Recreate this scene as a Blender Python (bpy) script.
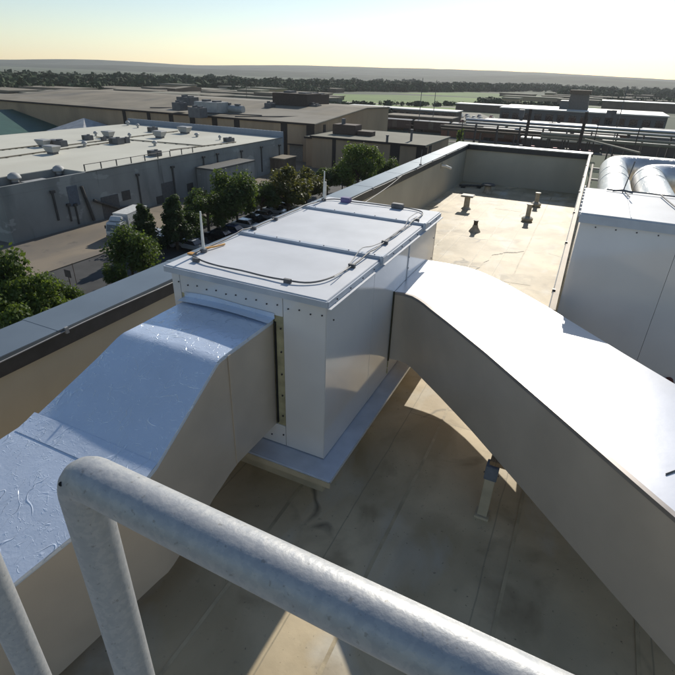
import bpy, bmesh, math, random
from mathutils import Vector, Matrix
S = bpy.context.scene
for o in list(bpy.data.objects): bpy.data.objects.remove(o)
COL = S.collection
PI = math.pi
rnd = random.Random(7)

# ------------------------------------------------------------------ camera
FPX, HC = 500.0, 5.57
PITCH, ROLL, YAW = math.radians(28.0096), math.radians(1.8736), math.radians(24.8639)
fw = Vector((-math.sin(YAW)*math.cos(PITCH), math.cos(YAW)*math.cos(PITCH), -math.sin(PITCH)))
r0 = Vector((math.cos(YAW), math.sin(YAW), 0)); u0 = r0.cross(fw)
RR = math.cos(ROLL)*r0 + math.sin(ROLL)*u0
UU = -math.sin(ROLL)*r0 + math.cos(ROLL)*u0
CAM = Vector((0, 0, HC))
cd = bpy.data.cameras.new('camera'); cam = bpy.data.objects.new('camera', cd); COL.objects.link(cam)
m = Matrix((RR, UU, -fw)).transposed().to_4x4(); m.translation = CAM; cam.matrix_world = m
cd.sensor_width = 36; cd.lens = FPX/675*36; cd.clip_start = .03; cd.clip_end = 20000
S.camera = cam
def at(px, py, x=None, y=None, z=None):
    """world point seen at a photo pixel on the plane x=, y= or z="""
    d = RR*(px-337.5) - UU*(py-337.5) + fw*FPX
    for v, i in ((x, 0), (y, 1), (z, 2)):
        if v is not None: return CAM + d*((v-CAM[i])/d[i])

# ------------------------------------------------------------------ light
SUNV = Vector((-.12, 1.70, 1.0)).normalized()
elev = math.asin(SUNV.z); rot = math.atan2(SUNV.x, SUNV.y)
W = bpy.data.worlds.new('World'); S.world = W; W.use_nodes = True
nt = W.node_tree; bg = nt.nodes['Background']
sky = nt.nodes.new('ShaderNodeTexSky'); sky.sky_type = 'NISHITA'; sky.sun_disc = False
sky.sun_elevation = elev; sky.sun_rotation = rot; sky.air_density = 1.0; sky.dust_density = 0.3; sky.altitude = 200
nt.links.new(sky.outputs[0], bg.inputs[0]); bg.inputs[1].default_value = .105
sl = bpy.data.lights.new('sun', 'SUN'); sl.energy = 4.4; sl.angle = math.radians(.5); sl.color = (1, .94, .83)
so = bpy.data.objects.new('sun', sl); COL.objects.link(so)
so.rotation_euler = SUNV.to_track_quat('Z', 'Y').to_euler()
S.view_settings.view_transform = 'Standard'; S.view_settings.look = 'None'
S.view_settings.exposure = 0.0; S.view_settings.gamma = 1; S.view_settings.use_curve_mapping = False

# ------------------------------------------------------------------ materials
_m = {}
def mat(name, col, rough=.6, metal=0., var=.12, scale=3., bump=0., bscale=20., spec=.5, coat=0., col2=None, stretch=None, detail=5):
    if name in _m: return _m[name]
    M = bpy.data.materials.new(name); M.use_nodes = True; n = M.node_tree.nodes; L = M.node_tree.links
    b = n['Principled BSDF']; b.inputs['Roughness'].default_value = rough; b.inputs['Metallic'].default_value = metal
    b.inputs['Specular IOR Level'].default_value = spec
    b.inputs['Coat Weight'].default_value = coat; b.inputs['Coat Roughness'].default_value = .06
    tc = n.new('ShaderNodeTexCoord'); src = tc.outputs['Object']
    if stretch:
        mp = n.new('ShaderNodeMapping'); mp.inputs['Scale'].default_value = stretch
        L.new(src, mp.inputs[0]); src = mp.outputs[0]
    no = n.new('ShaderNodeTexNoise'); no.inputs['Scale'].default_value = scale; no.inputs['Detail'].default_value = detail
    L.new(src, no.inputs['Vector'])
    rp = n.new('ShaderNodeValToRGB'); rp.color_ramp.elements[0].position = .3; rp.color_ramp.elements[1].position = .7
    c2 = col2 or tuple(c*(1-2*var) for c in col)
    rp.color_ramp.elements[0].color = (*c2, 1); rp.color_ramp.elements[1].color = (*[min(1, c*(1+var*.5)) for c in col], 1)
    L.new(no.outputs['Fac'], rp.inputs[0]); L.new(rp.outputs[0], b.inputs['Base Color'])
    if bump:
        n2 = n.new('ShaderNodeTexNoise'); n2.inputs['Scale'].default_value = bscale; n2.inputs['Detail'].default_value = 4
        L.new(src, n2.inputs['Vector'])
        bp = n.new('ShaderNodeBump'); bp.inputs['Strength'].default_value = bump; bp.inputs['Distance'].default_value = .02
        L.new(n2.outputs['Fac'], bp.inputs['Height']); L.new(bp.outputs[0], b.inputs['Normal'])
    _m[name] = M; return M
def bsdf(M): return M.node_tree.nodes['Principled BSDF']
def mixover(M, col, fac_out, amount=1.):
    """mix a colour over the base colour where fac_out is 1"""
    n = M.node_tree.nodes; L = M.node_tree.links; b = n['Principled BSDF']
    prev = b.inputs['Base Color'].links[0].from_socket
    mx = n.new('ShaderNodeMix'); mx.data_type = 'RGBA'
    mu = n.new('ShaderNodeMath'); mu.operation = 'MULTIPLY'; mu.inputs[1].default_value = amount
    L.new(fac_out, mu.inputs[0]); L.new(mu.outputs[0], mx.inputs[0])
    L.new(prev, mx.inputs[6]); mx.inputs[7].default_value = (*col, 1)
    L.new(mx.outputs[2], b.inputs['Base Color'])
def noisemask(M, scale, lo, hi, stretch=(1, 1, 1), detail=6, dist=0, loc=(0, 0, 0)):
    n = M.node_tree.nodes; L = M.node_tree.links
    tc = n.new('ShaderNodeTexCoord'); mp = n.new('ShaderNodeMapping'); mp.inputs['Scale'].default_value = stretch; mp.inputs['Location'].default_value = loc
    no = n.new('ShaderNodeTexNoise'); no.inputs['Scale'].default_value = scale; no.inputs['Detail'].default_value = detail; no.inputs['Distortion'].default_value = dist
    mr = n.new('ShaderNodeMapRange'); mr.inputs[1].default_value = lo; mr.inputs[2].default_value = hi
    L.new(tc.outputs['Object'], mp.inputs[0]); L.new(mp.outputs[0], no.inputs['Vector']); L.new(no.outputs['Fac'], mr.inputs[0])
    return mr.outputs[0]
def seammask(M, w, h, line, rotz=0, freq=.5):
    n = M.node_tree.nodes; L = M.node_tree.links
    tc = n.new('ShaderNodeTexCoord'); mp = n.new('ShaderNodeMapping'); mp.inputs['Rotation'].default_value = (0, 0, rotz)
    # wobble the seams a little
    no = n.new('ShaderNodeTexNoise'); no.inputs['Scale'].default_value = 1.3
    ad = n.new('ShaderNodeMixRGB'); ad.blend_type = 'ADD'; ad.inputs[0].default_value = .05
    L.new(tc.outputs['Object'], no.inputs['Vector']); L.new(tc.outputs['Object'], ad.inputs[1]); L.new(no.outputs['Color'], ad.inputs[2])
    br = n.new('ShaderNodeTexBrick'); br.inputs['Scale'].default_value = 1
    br.inputs['Brick Width'].default_value = w; br.inputs['Row Height'].default_value = h
    br.inputs['Mortar Size'].default_value = line; br.inputs['Mortar Smooth'].default_value = .6
    L.new(ad.outputs[0], mp.inputs[0]); L.new(mp.outputs[0], br.inputs['Vector'])
    return br.outputs['Fac']
def crackmask(M, scale, width):
    n = M.node_tree.nodes; L = M.node_tree.links
    tc = n.new('ShaderNodeTexCoord')
    no = n.new('ShaderNodeTexNoise'); no.inputs['Scale'].default_value = 1.1
    ad = n.new('ShaderNodeMixRGB'); ad.blend_type = 'ADD'; ad.inputs[0].default_value = .9
    L.new(tc.outputs['Object'], no.inputs['Vector']); L.new(tc.outputs['Object'], ad.inputs[1]); L.new(no.outputs['Color'], ad.inputs[2])
    v = n.new('ShaderNodeTexVoronoi'); v.feature = 'DISTANCE_TO_EDGE'; v.inputs['Scale'].default_value = scale
    L.new(ad.outputs[0], v.inputs['Vector'])
    mr = n.new('ShaderNodeMapRange'); mr.inputs[1].default_value = 0; mr.inputs[2].default_value = width; mr.inputs[3].default_value = 1; mr.inputs[4].default_value = 0
    L.new(v.outputs[0], mr.inputs[0])
    mk = noisemask(M, .5, .52, .6)
    mu = n.new('ShaderNodeMath'); mu.operation = 'MULTIPLY'; L.new(mr.outputs[0], mu.inputs[0]); L.new(mk, mu.inputs[1])
    return mu.outputs[0]

ROOF = mat('membrane', (.66, .54, .355), .6, 0, .14, .9, .25, 6, .3)
mixover(ROOF, (.38, .30, .18), noisemask(ROOF, .55, .46, .60, (1, .8, 1), 10, .8), .65)
mixover(ROOF, (.62, .60, .53), noisemask(ROOF, .8, .52, .68, (1, .6, 1), 8, .9, (7, 2, 0)), .6)
mixover(ROOF, (.22, .165, .10), noisemask(ROOF, 1.1, .56, .70, (1, 1, 1), 14, .5, (4, 9, 0)), .55)
mixover(ROOF, (.10, .08, .06), noisemask(ROOF, 22, .68, .74, (1, 1, 1), 3, 0, (4, 9, 0)), .7)
mixover(ROOF, (.16, .14, .11), noisemask(ROOF, 9, .66, .78, (1, 1, 1), 4, 0, (1, 3, 0)), .4)
mixover(ROOF, (.25, .22, .16), seammask(ROOF, 7.5, 1.9, .012, PI/2), .55)
mixover(ROOF, (.12, .10, .08), crackmask(ROOF, .35, .02), .8)
PATCH = mat('membrane_patch', (.54, .445, .29), .6, 0, .12, 3, .2, 12, .3)
mixover(PATCH, (.26, .21, .14), noisemask(PATCH, 2.2, .5, .64), .6)
def cladding(name, col, rough, metal, bump, bscale, coat=0.):
    M = mat(name, col, rough, metal, .05, 2.5, bump, bscale, .5, coat)
    return M
# wrinkled foil jacket: low metallic lacquer with creases, sky's blue put into the colour
FOIL = mat('foil_jacket', (.70, .78, .90), .24, .28, .04, 1.5)
def creases(M, strength=.5, fine=.25):
    n = M.node_tree.nodes; L = M.node_tree.links; b = n['Principled BSDF']
    tc = n.new('ShaderNodeTexCoord'); total = None
    def math_(op, a, b_=None, c_=None):
        m_ = n.new('ShaderNodeMath'); m_.operation = op
        for k_, v_ in enumerate((a, b_, c_)):
            if v_ is None: continue
            if isinstance(v_, (int, float)): m_.inputs[k_].default_value = v_
            else: L.new(v_, m_.inputs[k_])
        return m_.outputs[0]
    def noise(sc, det, dist, loc=(0, 0, 0), st=(1, 1, 1)):
        mp = n.new('ShaderNodeMapping'); mp.inputs['Location'].default_value = loc; mp.inputs['Scale'].default_value = st
        no = n.new('ShaderNodeTexNoise'); no.inputs['Scale'].default_value = sc; no.inputs['Detail'].default_value = det; no.inputs['Distortion'].default_value = dist
        L.new(tc.outputs['Object'], mp.inputs[0]); L.new(mp.outputs[0], no.inputs['Vector']); return no.outputs['Fac']
    # thin ridges where a warped noise crosses its middle value, kept only in scattered places
    for sc, wd, hgt, st, loc in ((2.6, .012, 1.0, (1, .7, 1), (0, 0, 0)), (5.5, .018, .6, (1.6, .6, 1), (5, 2, 0)), (9, .03, .35, (.7, 1.5, 1), (9, 1, 3))):
        f = noise(sc, 1.5, 1.0, loc, st)
        d = math_('ABSOLUTE', math_('SUBTRACT', f, .5))
        mr = n.new('ShaderNodeMapRange'); mr.interpolation_type = 'SMOOTHSTEP'; mr.inputs[1].default_value = 0; mr.inputs[2].default_value = wd; mr.inputs[3].default_value = hgt; mr.inputs[4].default_value = 0
        L.new(d, mr.inputs[0])
        mk = n.new('ShaderNodeMapRange'); mk.inputs[1].default_value = .50; mk.inputs[2].default_value = .60; L.new(noise(sc*1.3, 2, 0, (loc[0]+4, 3, 1)), mk.inputs[0])
        r_ = math_('MULTIPLY', mr.outputs[0], mk.outputs[0]); total = r_ if total is None else math_('ADD', total, r_)
    total = math_('MULTIPLY_ADD', noise(38, 3, .4), fine, total)
    total = math_('MULTIPLY_ADD', noise(3.2, 3, .8), 1.3, total)
    bp = n.new('ShaderNodeBump'); bp.inputs['Strength'].default_value = strength; bp.inputs['Distance'].default_value = .012
    L.new(total, bp.inputs['Height']); L.new(bp.outputs[0], b.inputs['Normal'])
creases(FOIL, .55)
DUCTSHADED = mat('duct_jacket_shaded', (.57, .49, .40), .33, .18, .06, 1.4, .12, 2.5)  # same jacket as the tops; shade and floor reflection put into the colour
DUCTTOP = mat('duct_top_jacket', (.80, .80, .82), .30, .65, .03, 2., .10, 3)
WHITE = mat('white_panel', (.74, .73, .725), .13, 0, .03, 1.2, .05, 1.4, .9, .5)
WTOP = mat('white_roof_sheet', (.66, .67, .69), .6, 0, .06, 1.6, .05, 5, .25)
TRIM = mat('grey_white_trim', (.50, .54, .60), .4, 0, .08, 3, 0)
PAN = mat('pan_sheet', (.66, .71, .80), .25, .15, .10, 2.5, .1, 6)
CURB = mat('curb_beige', (.50, .43, .31), .7, 0, .12, 3, .2, 15)
PWALL = mat('parapet_beige', (.50, .46, .36), .55, 0, .06, .8, .05, 4, .4)
mixover(PWALL, (.36, .33, .26), noisemask(PWALL, .8, .5, .75, (1, 1, .3), 5), .35)
COPE = mat('coping_metal', (.23, .26, .28), .36, .55, .06, 1.2, .06, 4)
METSHADE = mat('dark_metal_and_shade', (.06, .06, .06), .5, .2, .15, 4)  # on the fascias, shade below the coping is put into the colour
GALV = mat('galvanised_pipe', (.40, .405, .41), .52, .35, .10, 70, .06, 160, col2=(.36, .37, .385))
mixover(GALV, (.52, .51, .49), noisemask(GALV, 90, .50, .56), .35)
mixover(GALV, (.20, .19, .17), noisemask(GALV, 130, .64, .70), .5)

STEEL = mat('cable_grey', (.15, .15, .155), .6, .1, .2, 9)
LITE = mat('light_cable', (.34, .34, .34), .6, .1, .1, 9)
BLACK = mat('black_gap', (.015, .015, .015), .8)
SCREW = mat('screw_dark', (.06, .06, .07), .4, .4)
YEL = mat('yellowish_insulation', (.46, .42, .26), .7, 0, .2, 6, .3, 30)
ORANGE = mat('orange_strap', (.62, .30, .06), .6, 0, .1, 9)
PURPLE = mat('bluish_clamp', (.16, .13, .30), .5)
MAST = mat('white_mast', (.72, .71, .66), .5, 0, .1, 9)
VENT = mat('vent_pipe', (.46, .42, .33), .6, 0, .2, 8, .1, 20)
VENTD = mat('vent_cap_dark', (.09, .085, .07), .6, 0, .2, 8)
SILVER = mat('silver_cladding', (.70, .69, .67), .36, .6, .08, 3)
creases(SILVER, .5, .35)
STAND = mat('support_dark_blue', (.17, .19, .23), .5, .2, .2, 6)
WOOD = mat('wood_block', (.30, .19, .10), .8, 0, .2, 9, .2, 20, stretch=(6, 1, 1))
RUST = mat('brown_rack', (.13, .10, .08), .7, .1, .25, 6)
# background
ASPH = mat('asphalt', (.055, .055, .055), .85, 0, .2, .4, .2, 3)
LOT = mat('lot_ground', (.25, .205, .15), .9, 0, .15, .08, .2, 2)
mixover(LOT, (.12, .11, .10), noisemask(LOT, .12, .45, .62, (1, .5, 1), 6, .8), .6)
mixover(LOT, (.07, .065, .06), noisemask(LOT, .5, .62, .72), .6)
mixover(LOT, (.09, .085, .08), crackmask(LOT, .06, .006), .7)
PALE = mat('pale_concrete', (.26, .24, .19), .9, 0, .12, .3)
EARTH = mat('far_ground', (.065, .085, .045), .95, 0, .25, .012, 0, col2=(.045, .06, .03), detail=8)
mixover(EARTH, (.16, .15, .11), noisemask(EARTH, .02, .55, .62, (.5, 1.6, 1), 6), .6)
FIELD = mat('green_field', (.17, .25, .05), .95, 0, .2, .01, 0, col2=(.09, .14, .04))
BLOCK = mat('grey_block_wall', (.29, .295, .28), .8, 0, .14, .22, .15, 3, stretch=(1, 1, .6))
mixover(BLOCK, (.11, .125, .125), noisemask(BLOCK, .35, .58, .72, (1, 1, .18), 7, .3), .6)
mixover(BLOCK, (.42, .42, .40), noisemask(BLOCK, .3, .62, .66, (1, 1, 1.8), 3, 0, (3, 4, 5)), .5)
mixover(BLOCK, (.07, .07, .065), noisemask(BLOCK, .9, .64, .72, (1, 1, .07), 5, .2, (1, 8, 5)), .7)
WROOF = mat('warehouse_white_roof', (.62, .60, .51), .8, 0, .05, .12, 0, spec=.2)
mixover(WROOF, (.48, .45, .37), noisemask(WROOF, .08, .5, .7, (1, .35, 1), 7), .55)
GROOF = mat('grey_gravel_roof', (.24, .205, .15), .9, 0, .15, .15, .2, 5)
mixover(GROOF, (.10, .095, .085), noisemask(GROOF, .12, .52, .7, (1, .4, 1), 6), .6)
TROOF = mat('tan_roof', (.24, .225, .17), .9, 0, .12, .1)
BWALL = mat('brown_panel_wall', (.42, .30, .19), .8, 0, .10, .15, .1, 2, stretch=(1, 1, .4))
DWALL = mat('dull_dark_wall', (.16, .12, .085), .85, 0, .14, .15)
BSTRIP = mat('dark_brown_strip', (.035, .025, .02), .8)
BLUEP = mat('blue_parapet_sheet', (.24, .28, .34), .5, .1, .06, .3)
GREENR = mat('dark_green_roof', (.035, .10, .075), .6, 0, .1, .3)
PYR = mat('pale_pyramid', (.46, .46, .46), .7, 0, .12, .8)
ACW = mat('rooftop_unit_pale', (.38, .38, .37), .6, 0, .1, 1)
ACD = mat('rooftop_unit_dark', (.12, .12, .125), .6, 0, .15, 1)
GLASS = mat('dark_glass', (.02, .025, .03), .08, 0, .1, 1, spec=.8)
TYRE = mat('tyre', (.02, .02, .02), .85)
TRUCKW = mat('truck_white', (.55, .56, .56), .45, 0, .08, 2)
BARK = mat('bark', (.09, .065, .045), .9, 0, .2, 5, .3, 20)
def leafmat(name, a, b):
    M = bpy.data.materials.new(name); M.use_nodes = True; n = M.node_tree.nodes; L = M.node_tree.links
    p = n['Principled BSDF']; p.inputs['Roughness'].default_value = .55; p.inputs['Specular IOR Level'].default_value = .3
    tc = n.new('ShaderNodeTexCoord'); no = n.new('ShaderNodeTexNoise'); no.inputs['Scale'].default_value = .9; no.inputs['Detail'].default_value = 6
    rp = n.new('ShaderNodeValToRGB'); rp.color_ramp.elements[0].position = .35; rp.color_ramp.elements[1].position = .65
    rp.color_ramp.elements[0].color = (*a, 1); rp.color_ramp.elements[1].color = (*b, 1)
    L.new(tc.outputs['Object'], no.inputs['Vector']); L.new(no.outputs['Fac'], rp.inputs[0]); L.new(rp.outputs[0], p.inputs['Base Color'])
    tr = n.new('ShaderNodeBsdfTranslucent'); tr.inputs[0].default_value = (b[0]*1.5, b[1]*1.5, b[2]*.8, 1)
    mx = n.new('ShaderNodeMixShader'); mx.inputs[0].default_value = .38
    L.new(p.outputs[0], mx.inputs[1]); L.new(tr.outputs[0], mx.inputs[2]); L.new(mx.outputs[0], n['Material Output'].inputs[0])
    return M
LEAF = [leafmat('leaf_mid', (.035, .065, .018), (.085, .125, .03)), leafmat('leaf_dark', (.02, .042, .016), (.05, .08, .028)),
        leafmat('leaf_bright', (.05, .085, .018), (.12, .17, .035)), leafmat('leaf_olive', (.06, .07, .02), (.12, .12, .03))]

def ribs(M, period, strength):
    n = M.node_tree.nodes; L = M.node_tree.links
    tc = n.new('ShaderNodeTexCoord'); w_ = n.new('ShaderNodeTexWave'); w_.wave_type = 'BANDS'; w_.bands_direction = 'DIAGONAL'
    mp = n.new('ShaderNodeMapping'); mp.inputs['Scale'].default_value = (1, 1, 0)
    L.new(tc.outputs['Object'], mp.inputs[0]); L.new(mp.outputs[0], w_.inputs['Vector']); w_.inputs['Scale'].default_value = 1/period
    bp = n.new('ShaderNodeBump'); bp.inputs['Strength'].default_value = strength; bp.inputs['Distance'].default_value = .08
    L.new(w_.outputs['Fac'], bp.inputs['Height']); L.new(bp.outputs[0], n['Principled BSDF'].inputs['Normal'])
for M_ in (BWALL, DWALL, BLUEP): ribs(M_, 1.6, .6)
mixover(BWALL, (.16, .12, .085), noisemask(BWALL, .12, .52, .66, (1, 1, .25), 7), .5)
mixover(GROOF, (.30, .28, .24), noisemask(GROOF, .06, .56, .64, (.3, 1, 1), 6), .5)
# ------------------------------------------------------------------ mesh helpers
class MB:
    def __init__(s): s.v = []; s.f = []
    def box(s, x0, x1, y0, y1, z0, z1):
        b = len(s.v)
        s.v += [(x, y, z) for z in (z0, z1) for y in (y0, y1) for x in (x0, x1)]
        s.f += [tuple(b+i for i in q) for q in ((0, 2, 3, 1), (4, 5, 7, 6), (0, 1, 5, 4), (2, 6, 7, 3), (0, 4, 6, 2), (1, 3, 7, 5))]
        return s
    def frustum(s, cx, cy, z0, z1, a0, b0, a1, b1):
        b = len(s.v)
        for z, a, c in ((z0, a0, b0), (z1, a1, b1)):
            s.v += [(cx-a, cy-c, z), (cx+a, cy-c, z), (cx-a, cy+c, z), (cx+a, cy+c, z)]
        s.f += [tuple(b+i for i in q) for q in ((0, 2, 3, 1), (4, 5, 7, 6), (0, 1, 5, 4), (2, 6, 7, 3), (0, 4, 6, 2), (1, 3, 7, 5))]
        return s
    def tube(s, pts, r, n=8, caps=True):
        pts = [Vector(p) for p in pts]; rs = r if isinstance(r, (list, tuple)) else [r]*len(pts)
        b0 = len(s.v); up = None
        for i, p in enumerate(pts):
            if i == 0: t = pts[1]-p
            elif i == len(pts)-1: t = p-pts[i-1]
            else: t = (pts[i+1]-p).normalized()+(p-pts[i-1]).normalized()
            t.normalize()
            if up is None:
                a = Vector((0, 0, 1)) if abs(t.z) < .9 else Vector((1, 0, 0)); up = (a-t*a.dot(t)).normalized()
            else: up = (up-t*up.dot(t)).normalized()
            w = t.cross(up); k = 1.
            if 0 < i < len(pts)-1:
                c = (p-pts[i-1]).normalized().dot(t); k = 1/max(c, .5)
            for j in range(n):
                a = 2*PI*j/n
                s.v.append(tuple(p+(up*math.cos(a)+w*math.sin(a))*rs[i]*(k if False else 1)))
        for i in range(len(pts)-1):
            for j in range(n):
                a = b0+i*n+j; c = b0+i*n+(j+1) % n
                s.f.append((a, c, c+n, a+n))
        if caps:
            s.f.append(tuple(b0+j for j in range(n))[::-1]); e = b0+(len(pts)-1)*n
            s.f.append(tuple(e+j for j in range(n)))
        return s
    def quad(s, a, b, c, d):
        k = len(s.v); s.v += [tuple(a), tuple(b), tuple(c), tuple(d)]; s.f.append((k, k+1, k+2, k+3)); return s
    def prism(s, poly, z0, z1):
        k = len(s.v); n = len(poly)
        s.v += [(p[0], p[1], z0) for p in poly]+[(p[0], p[1], z1) for p in poly]
        s.f.append(tuple(k+i for i in range(n))[::-1]); s.f.append(tuple(k+n+i for i in range(n)))
        for i in range(n):
            j = (i+1) % n; s.f.append((k+i, k+j, k+n+j, k+n+i))
        return s
    def sphere(s, c, r, nu=10, nv=6, sq=1):
        pts = []; b = len(s.v)
        for i in range(nv+1):
            t = PI*i/nv
            for j in range(nu):
                a = 2*PI*j/nu
                s.v.append((c[0]+r*math.sin(t)*math.cos(a), c[1]+r*math.sin(t)*math.sin(a), c[2]+r*sq*math.cos(t)))
        for i in range(nv):
            for j in range(nu):
                a = b+i*nu+j; d = b+i*nu+(j+1) % nu
                s.f.append((a, a+nu, d+nu, d))
        return s
    def build(s, name, material, parent=None, smooth=False, bevel=0., mats=None):
        me = bpy.data.meshes.new(name)
        off = Vector((0, 0, 0)); q = parent
        while q is not None: off += q.location; q = q.parent
        me.from_pydata([tuple(Vector(v)-off) for v in s.v], [], s.f)
        bm = bmesh.new(); bm.from_mesh(me)
        bmesh.ops.remove_doubles(bm, verts=bm.verts, dist=1e-5)
        bmesh.ops.recalc_face_normals(bm, faces=bm.faces)
        if bevel:
            es = [e for e in bm.edges if len(e.link_faces) == 2 and e.calc_face_angle() > .5]
            bmesh.ops.bevel(bm, geom=es, offset=bevel, segments=2, affect='EDGES', clamp_overlap=True)
        if smooth:
            for f in bm.faces: f.smooth = True
        bm.to_mesh(me); bm.free()
        if smooth and hasattr(me, 'set_sharp_from_angle'): me.set_sharp_from_angle(angle=math.radians(40))
        me.materials.append(material)
        o = bpy.data.objects.new(name, me); COL.objects.link(o)
        if parent is not None: o.parent = parent
        return o
def tag(o, label=None, cat=None, group=None, kind=None):
    if label: o['label'] = label
    if cat: o['category'] = cat
    if group: o['group'] = group
    if kind: o['kind'] = kind
    return o
def thing(name, loc, label, cat, group=None):
    o = bpy.data.objects.new(name, None); COL.objects.link(o); o.location = loc; o.empty_display_size = .2
    return tag(o, label, cat, group)
def struct(name, mb, m, **k):
    o = mb.build(name, m, **k); o['kind'] = 'structure'; return o
def dup(root, loc, rotz, label, group=None, scale=None):
    r = root.copy(); COL.objects.link(r); r.location = loc; r.rotation_euler = (0, 0, rotz)
    if scale: r.scale = scale
    r['label'] = label
    if group: r['group'] = group
    for ch in list(root.children):
        c = ch.copy(); COL.objects.link(c); c.parent = r
        for g in ch.children:
            d = g.copy(); COL.objects.link(d); d.parent = c
    return r
G = -15.0

# ================================================================== SETTING
mb = MB(); mb.quad((-6000, -600, G), (6000, -600, G), (6000, 9000, G), (-6000, 9000, G))
struct('ground', mb, EARTH)
struct('yard', MB().quad((-160, -40, G+.01), (-52, -40, G+.01), (-52, 116, G+.01), (-160, 116, G+.01)), LOT)
struct('street', MB().quad((-51, -60, G+.012), (-36, -60, G+.012), (-36, 160, G+.012), (-51, 160, G+.012)), ASPH)
struct('pavement', MB().box(-52.2, -50.9, -40, 112, G-.2, G+.13), LOT)
struct('parking_ground', MB().quad((-36, -60, G+.014), (-7.2, -60, G+.014), (-7.2, 160, G+.014), (-36, 160, G+.014)), ASPH)
# green fields and pale lots far away
def gp(px, py): return at(px, py, z=G)
def gpoly(name, pts, m, dz, kind='structure'):
    p = [gp(*q) for q in pts]; b = MB(); k = len(p)
    b.v = [(q.x, q.y, G+dz) for q in p]; b.f = [tuple(range(k))]
    return struct(name, b, m)
gpoly('field', [(232, 101), (235, 92.5), (400, 95), (560, 101), (640, 106), (640, 109), (560, 107), (486, 104), (470, 110), (400, 109), (330, 104)], FIELD, .03)
gpoly('field', [(395, 93), (470, 92.5), (560, 97), (560, 99), (470, 97)], FIELD, .04)
gpoly('car_park', [(345, 109), (480, 113), (500, 122), (345, 118)], PALE, .02)
gpoly('road', [(-40, 88.2), (90, 86.5), (92, 87.4), (-40, 89.4)], PALE, .05)
gpoly('road', [(330, 101), (470, 107.5), (600, 112), (600, 112.8), (470, 108.6), (330, 102)], PALE, .05)
gpoly('road', [(500, 102.5), (560, 104.5), (675, 110), (675, 111), (560, 105.3), (500, 103.2)], PALE, .06)
# hills
def hills(name, y, x0, x1, hmax, seed, depth):
    r = random.Random(seed); n = 90; k = 8; b = MB()
    ph = [(r.uniform(.5, 6), r.uniform(0, 6), r.random()) for _ in range(9)]
    for j in range(k+1):
        for i in range(n+1):
            t = i/n; x = x0+(x1-x0)*t; s = j/k
            h = sum(a2*math.sin(t*fq*6+p+s*1.5)*.5 for fq, p, a2 in ph)*.22+.62
            prof = math.sin(PI*min(1, s*.62))
            b.v.append((x, y+depth*s, G-1+max(.05, h)*hmax*prof+r.uniform(-1, 1)*hmax*.03*(0 < j)))
    for j in range(k):
        for i in range(n):
            a = j*(n+1)+i; b.f.append((a, a+1, a+n+2, a+n+1))
    struct(name, b, mat('hill_woods', (.04, .055, .03), .95, 0, .35, .012, 0), smooth=True)
hills('hills', 2300, -5000, 3500, 62, 3, 1500)
hills('hills', 1450, -3200, 1800, 30, 5, 500)

# ================================================================== OUR BUILDING
XI, XO, ZC, YF = -6.4, -7.15, 2.12, 31.0
b = MB().box(XO+.08, 9.2, -8, YF+.6, G, -.06)
tag(b.build('roof_building', BWALL), 'tall building under the beige membrane roof where the camera stands', 'building')
struct('roof_deck', MB().box(-6.5, 9.0, -6, YF, -.05, 0), ROOF)
for i, (x, y, w_, d_, a_) in enumerate(((-1.2, 15.6, .9, .6, .1), (-4.6, 18.2, .5, .8, .3), (-2.9, 25.2, 1.2, .5, 0), (-1.6, 11.4, .4, .4, .2))):
    c_, s_ = math.cos(a_), math.sin(a_)
    q = MB(); q.quad(*[(x+u_*c_-v_*s_, y+u_*s_+v_*c_, .0045) for u_, v_ in ((-w_/2, -d_/2), (w_/2, -d_/2), (w_/2, d_/2), (-w_/2, d_/2))])
    struct('membrane_patch', q, PATCH)
for i in range(9):
    x = -5.9+i*1.52+(.0 if i % 2 else .05)
    q = MB(); n_ = 40
    pts = [(x+.012*math.sin(k_*1.3+i), -6+k_*(36.9/n_)) for k_ in range(n_+1)]
    for (xa_, ya_), (xb_, yb_) in zip(pts, pts[1:]):
        if (Vector((xa_, ya_))-Vector((-3.7, 7.4))).length < 0: continue
        q.quad((xa_, ya_, .006), (xa_+.045, ya_, .0015), (xb_+.045, yb_, .0015), (xb_, yb_, .006))
    struct('membrane_lap', q, PATCH)
q = MB(); cp_ = [at(a_, b_, z=.006) for a_, b_ in ((472, 271), (480, 267), (484, 262), (489, 260), (492, 255), (499, 254), (507, 252), (516, 252.5), (524, 251))]
for k_, (a_, b_) in enumerate(zip(cp_, cp_[1:])):
    w0, w1 = .05+.03*math.sin(k_*2.3), .05+.03*math.sin(k_*2.3+2.3)
    for u_ in range(4):
        p_ = a_.lerp(b_, u_/4); n_ = a_.lerp(b_, (u_+1)/4); o1 = rnd.uniform(-.03, .03)
        q.quad((p_.x, p_.y-w0+o1, .006), (n_.x, n_.y-w1+o1, .006), (n_.x, n_.y+w1*.6+o1, .006), (p_.x, p_.y+w0*.6+o1, .006))
struct('roof_crack', q, mat('crack_tar', (.27, .23, .17), .7, 0, .2, 9))
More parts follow.
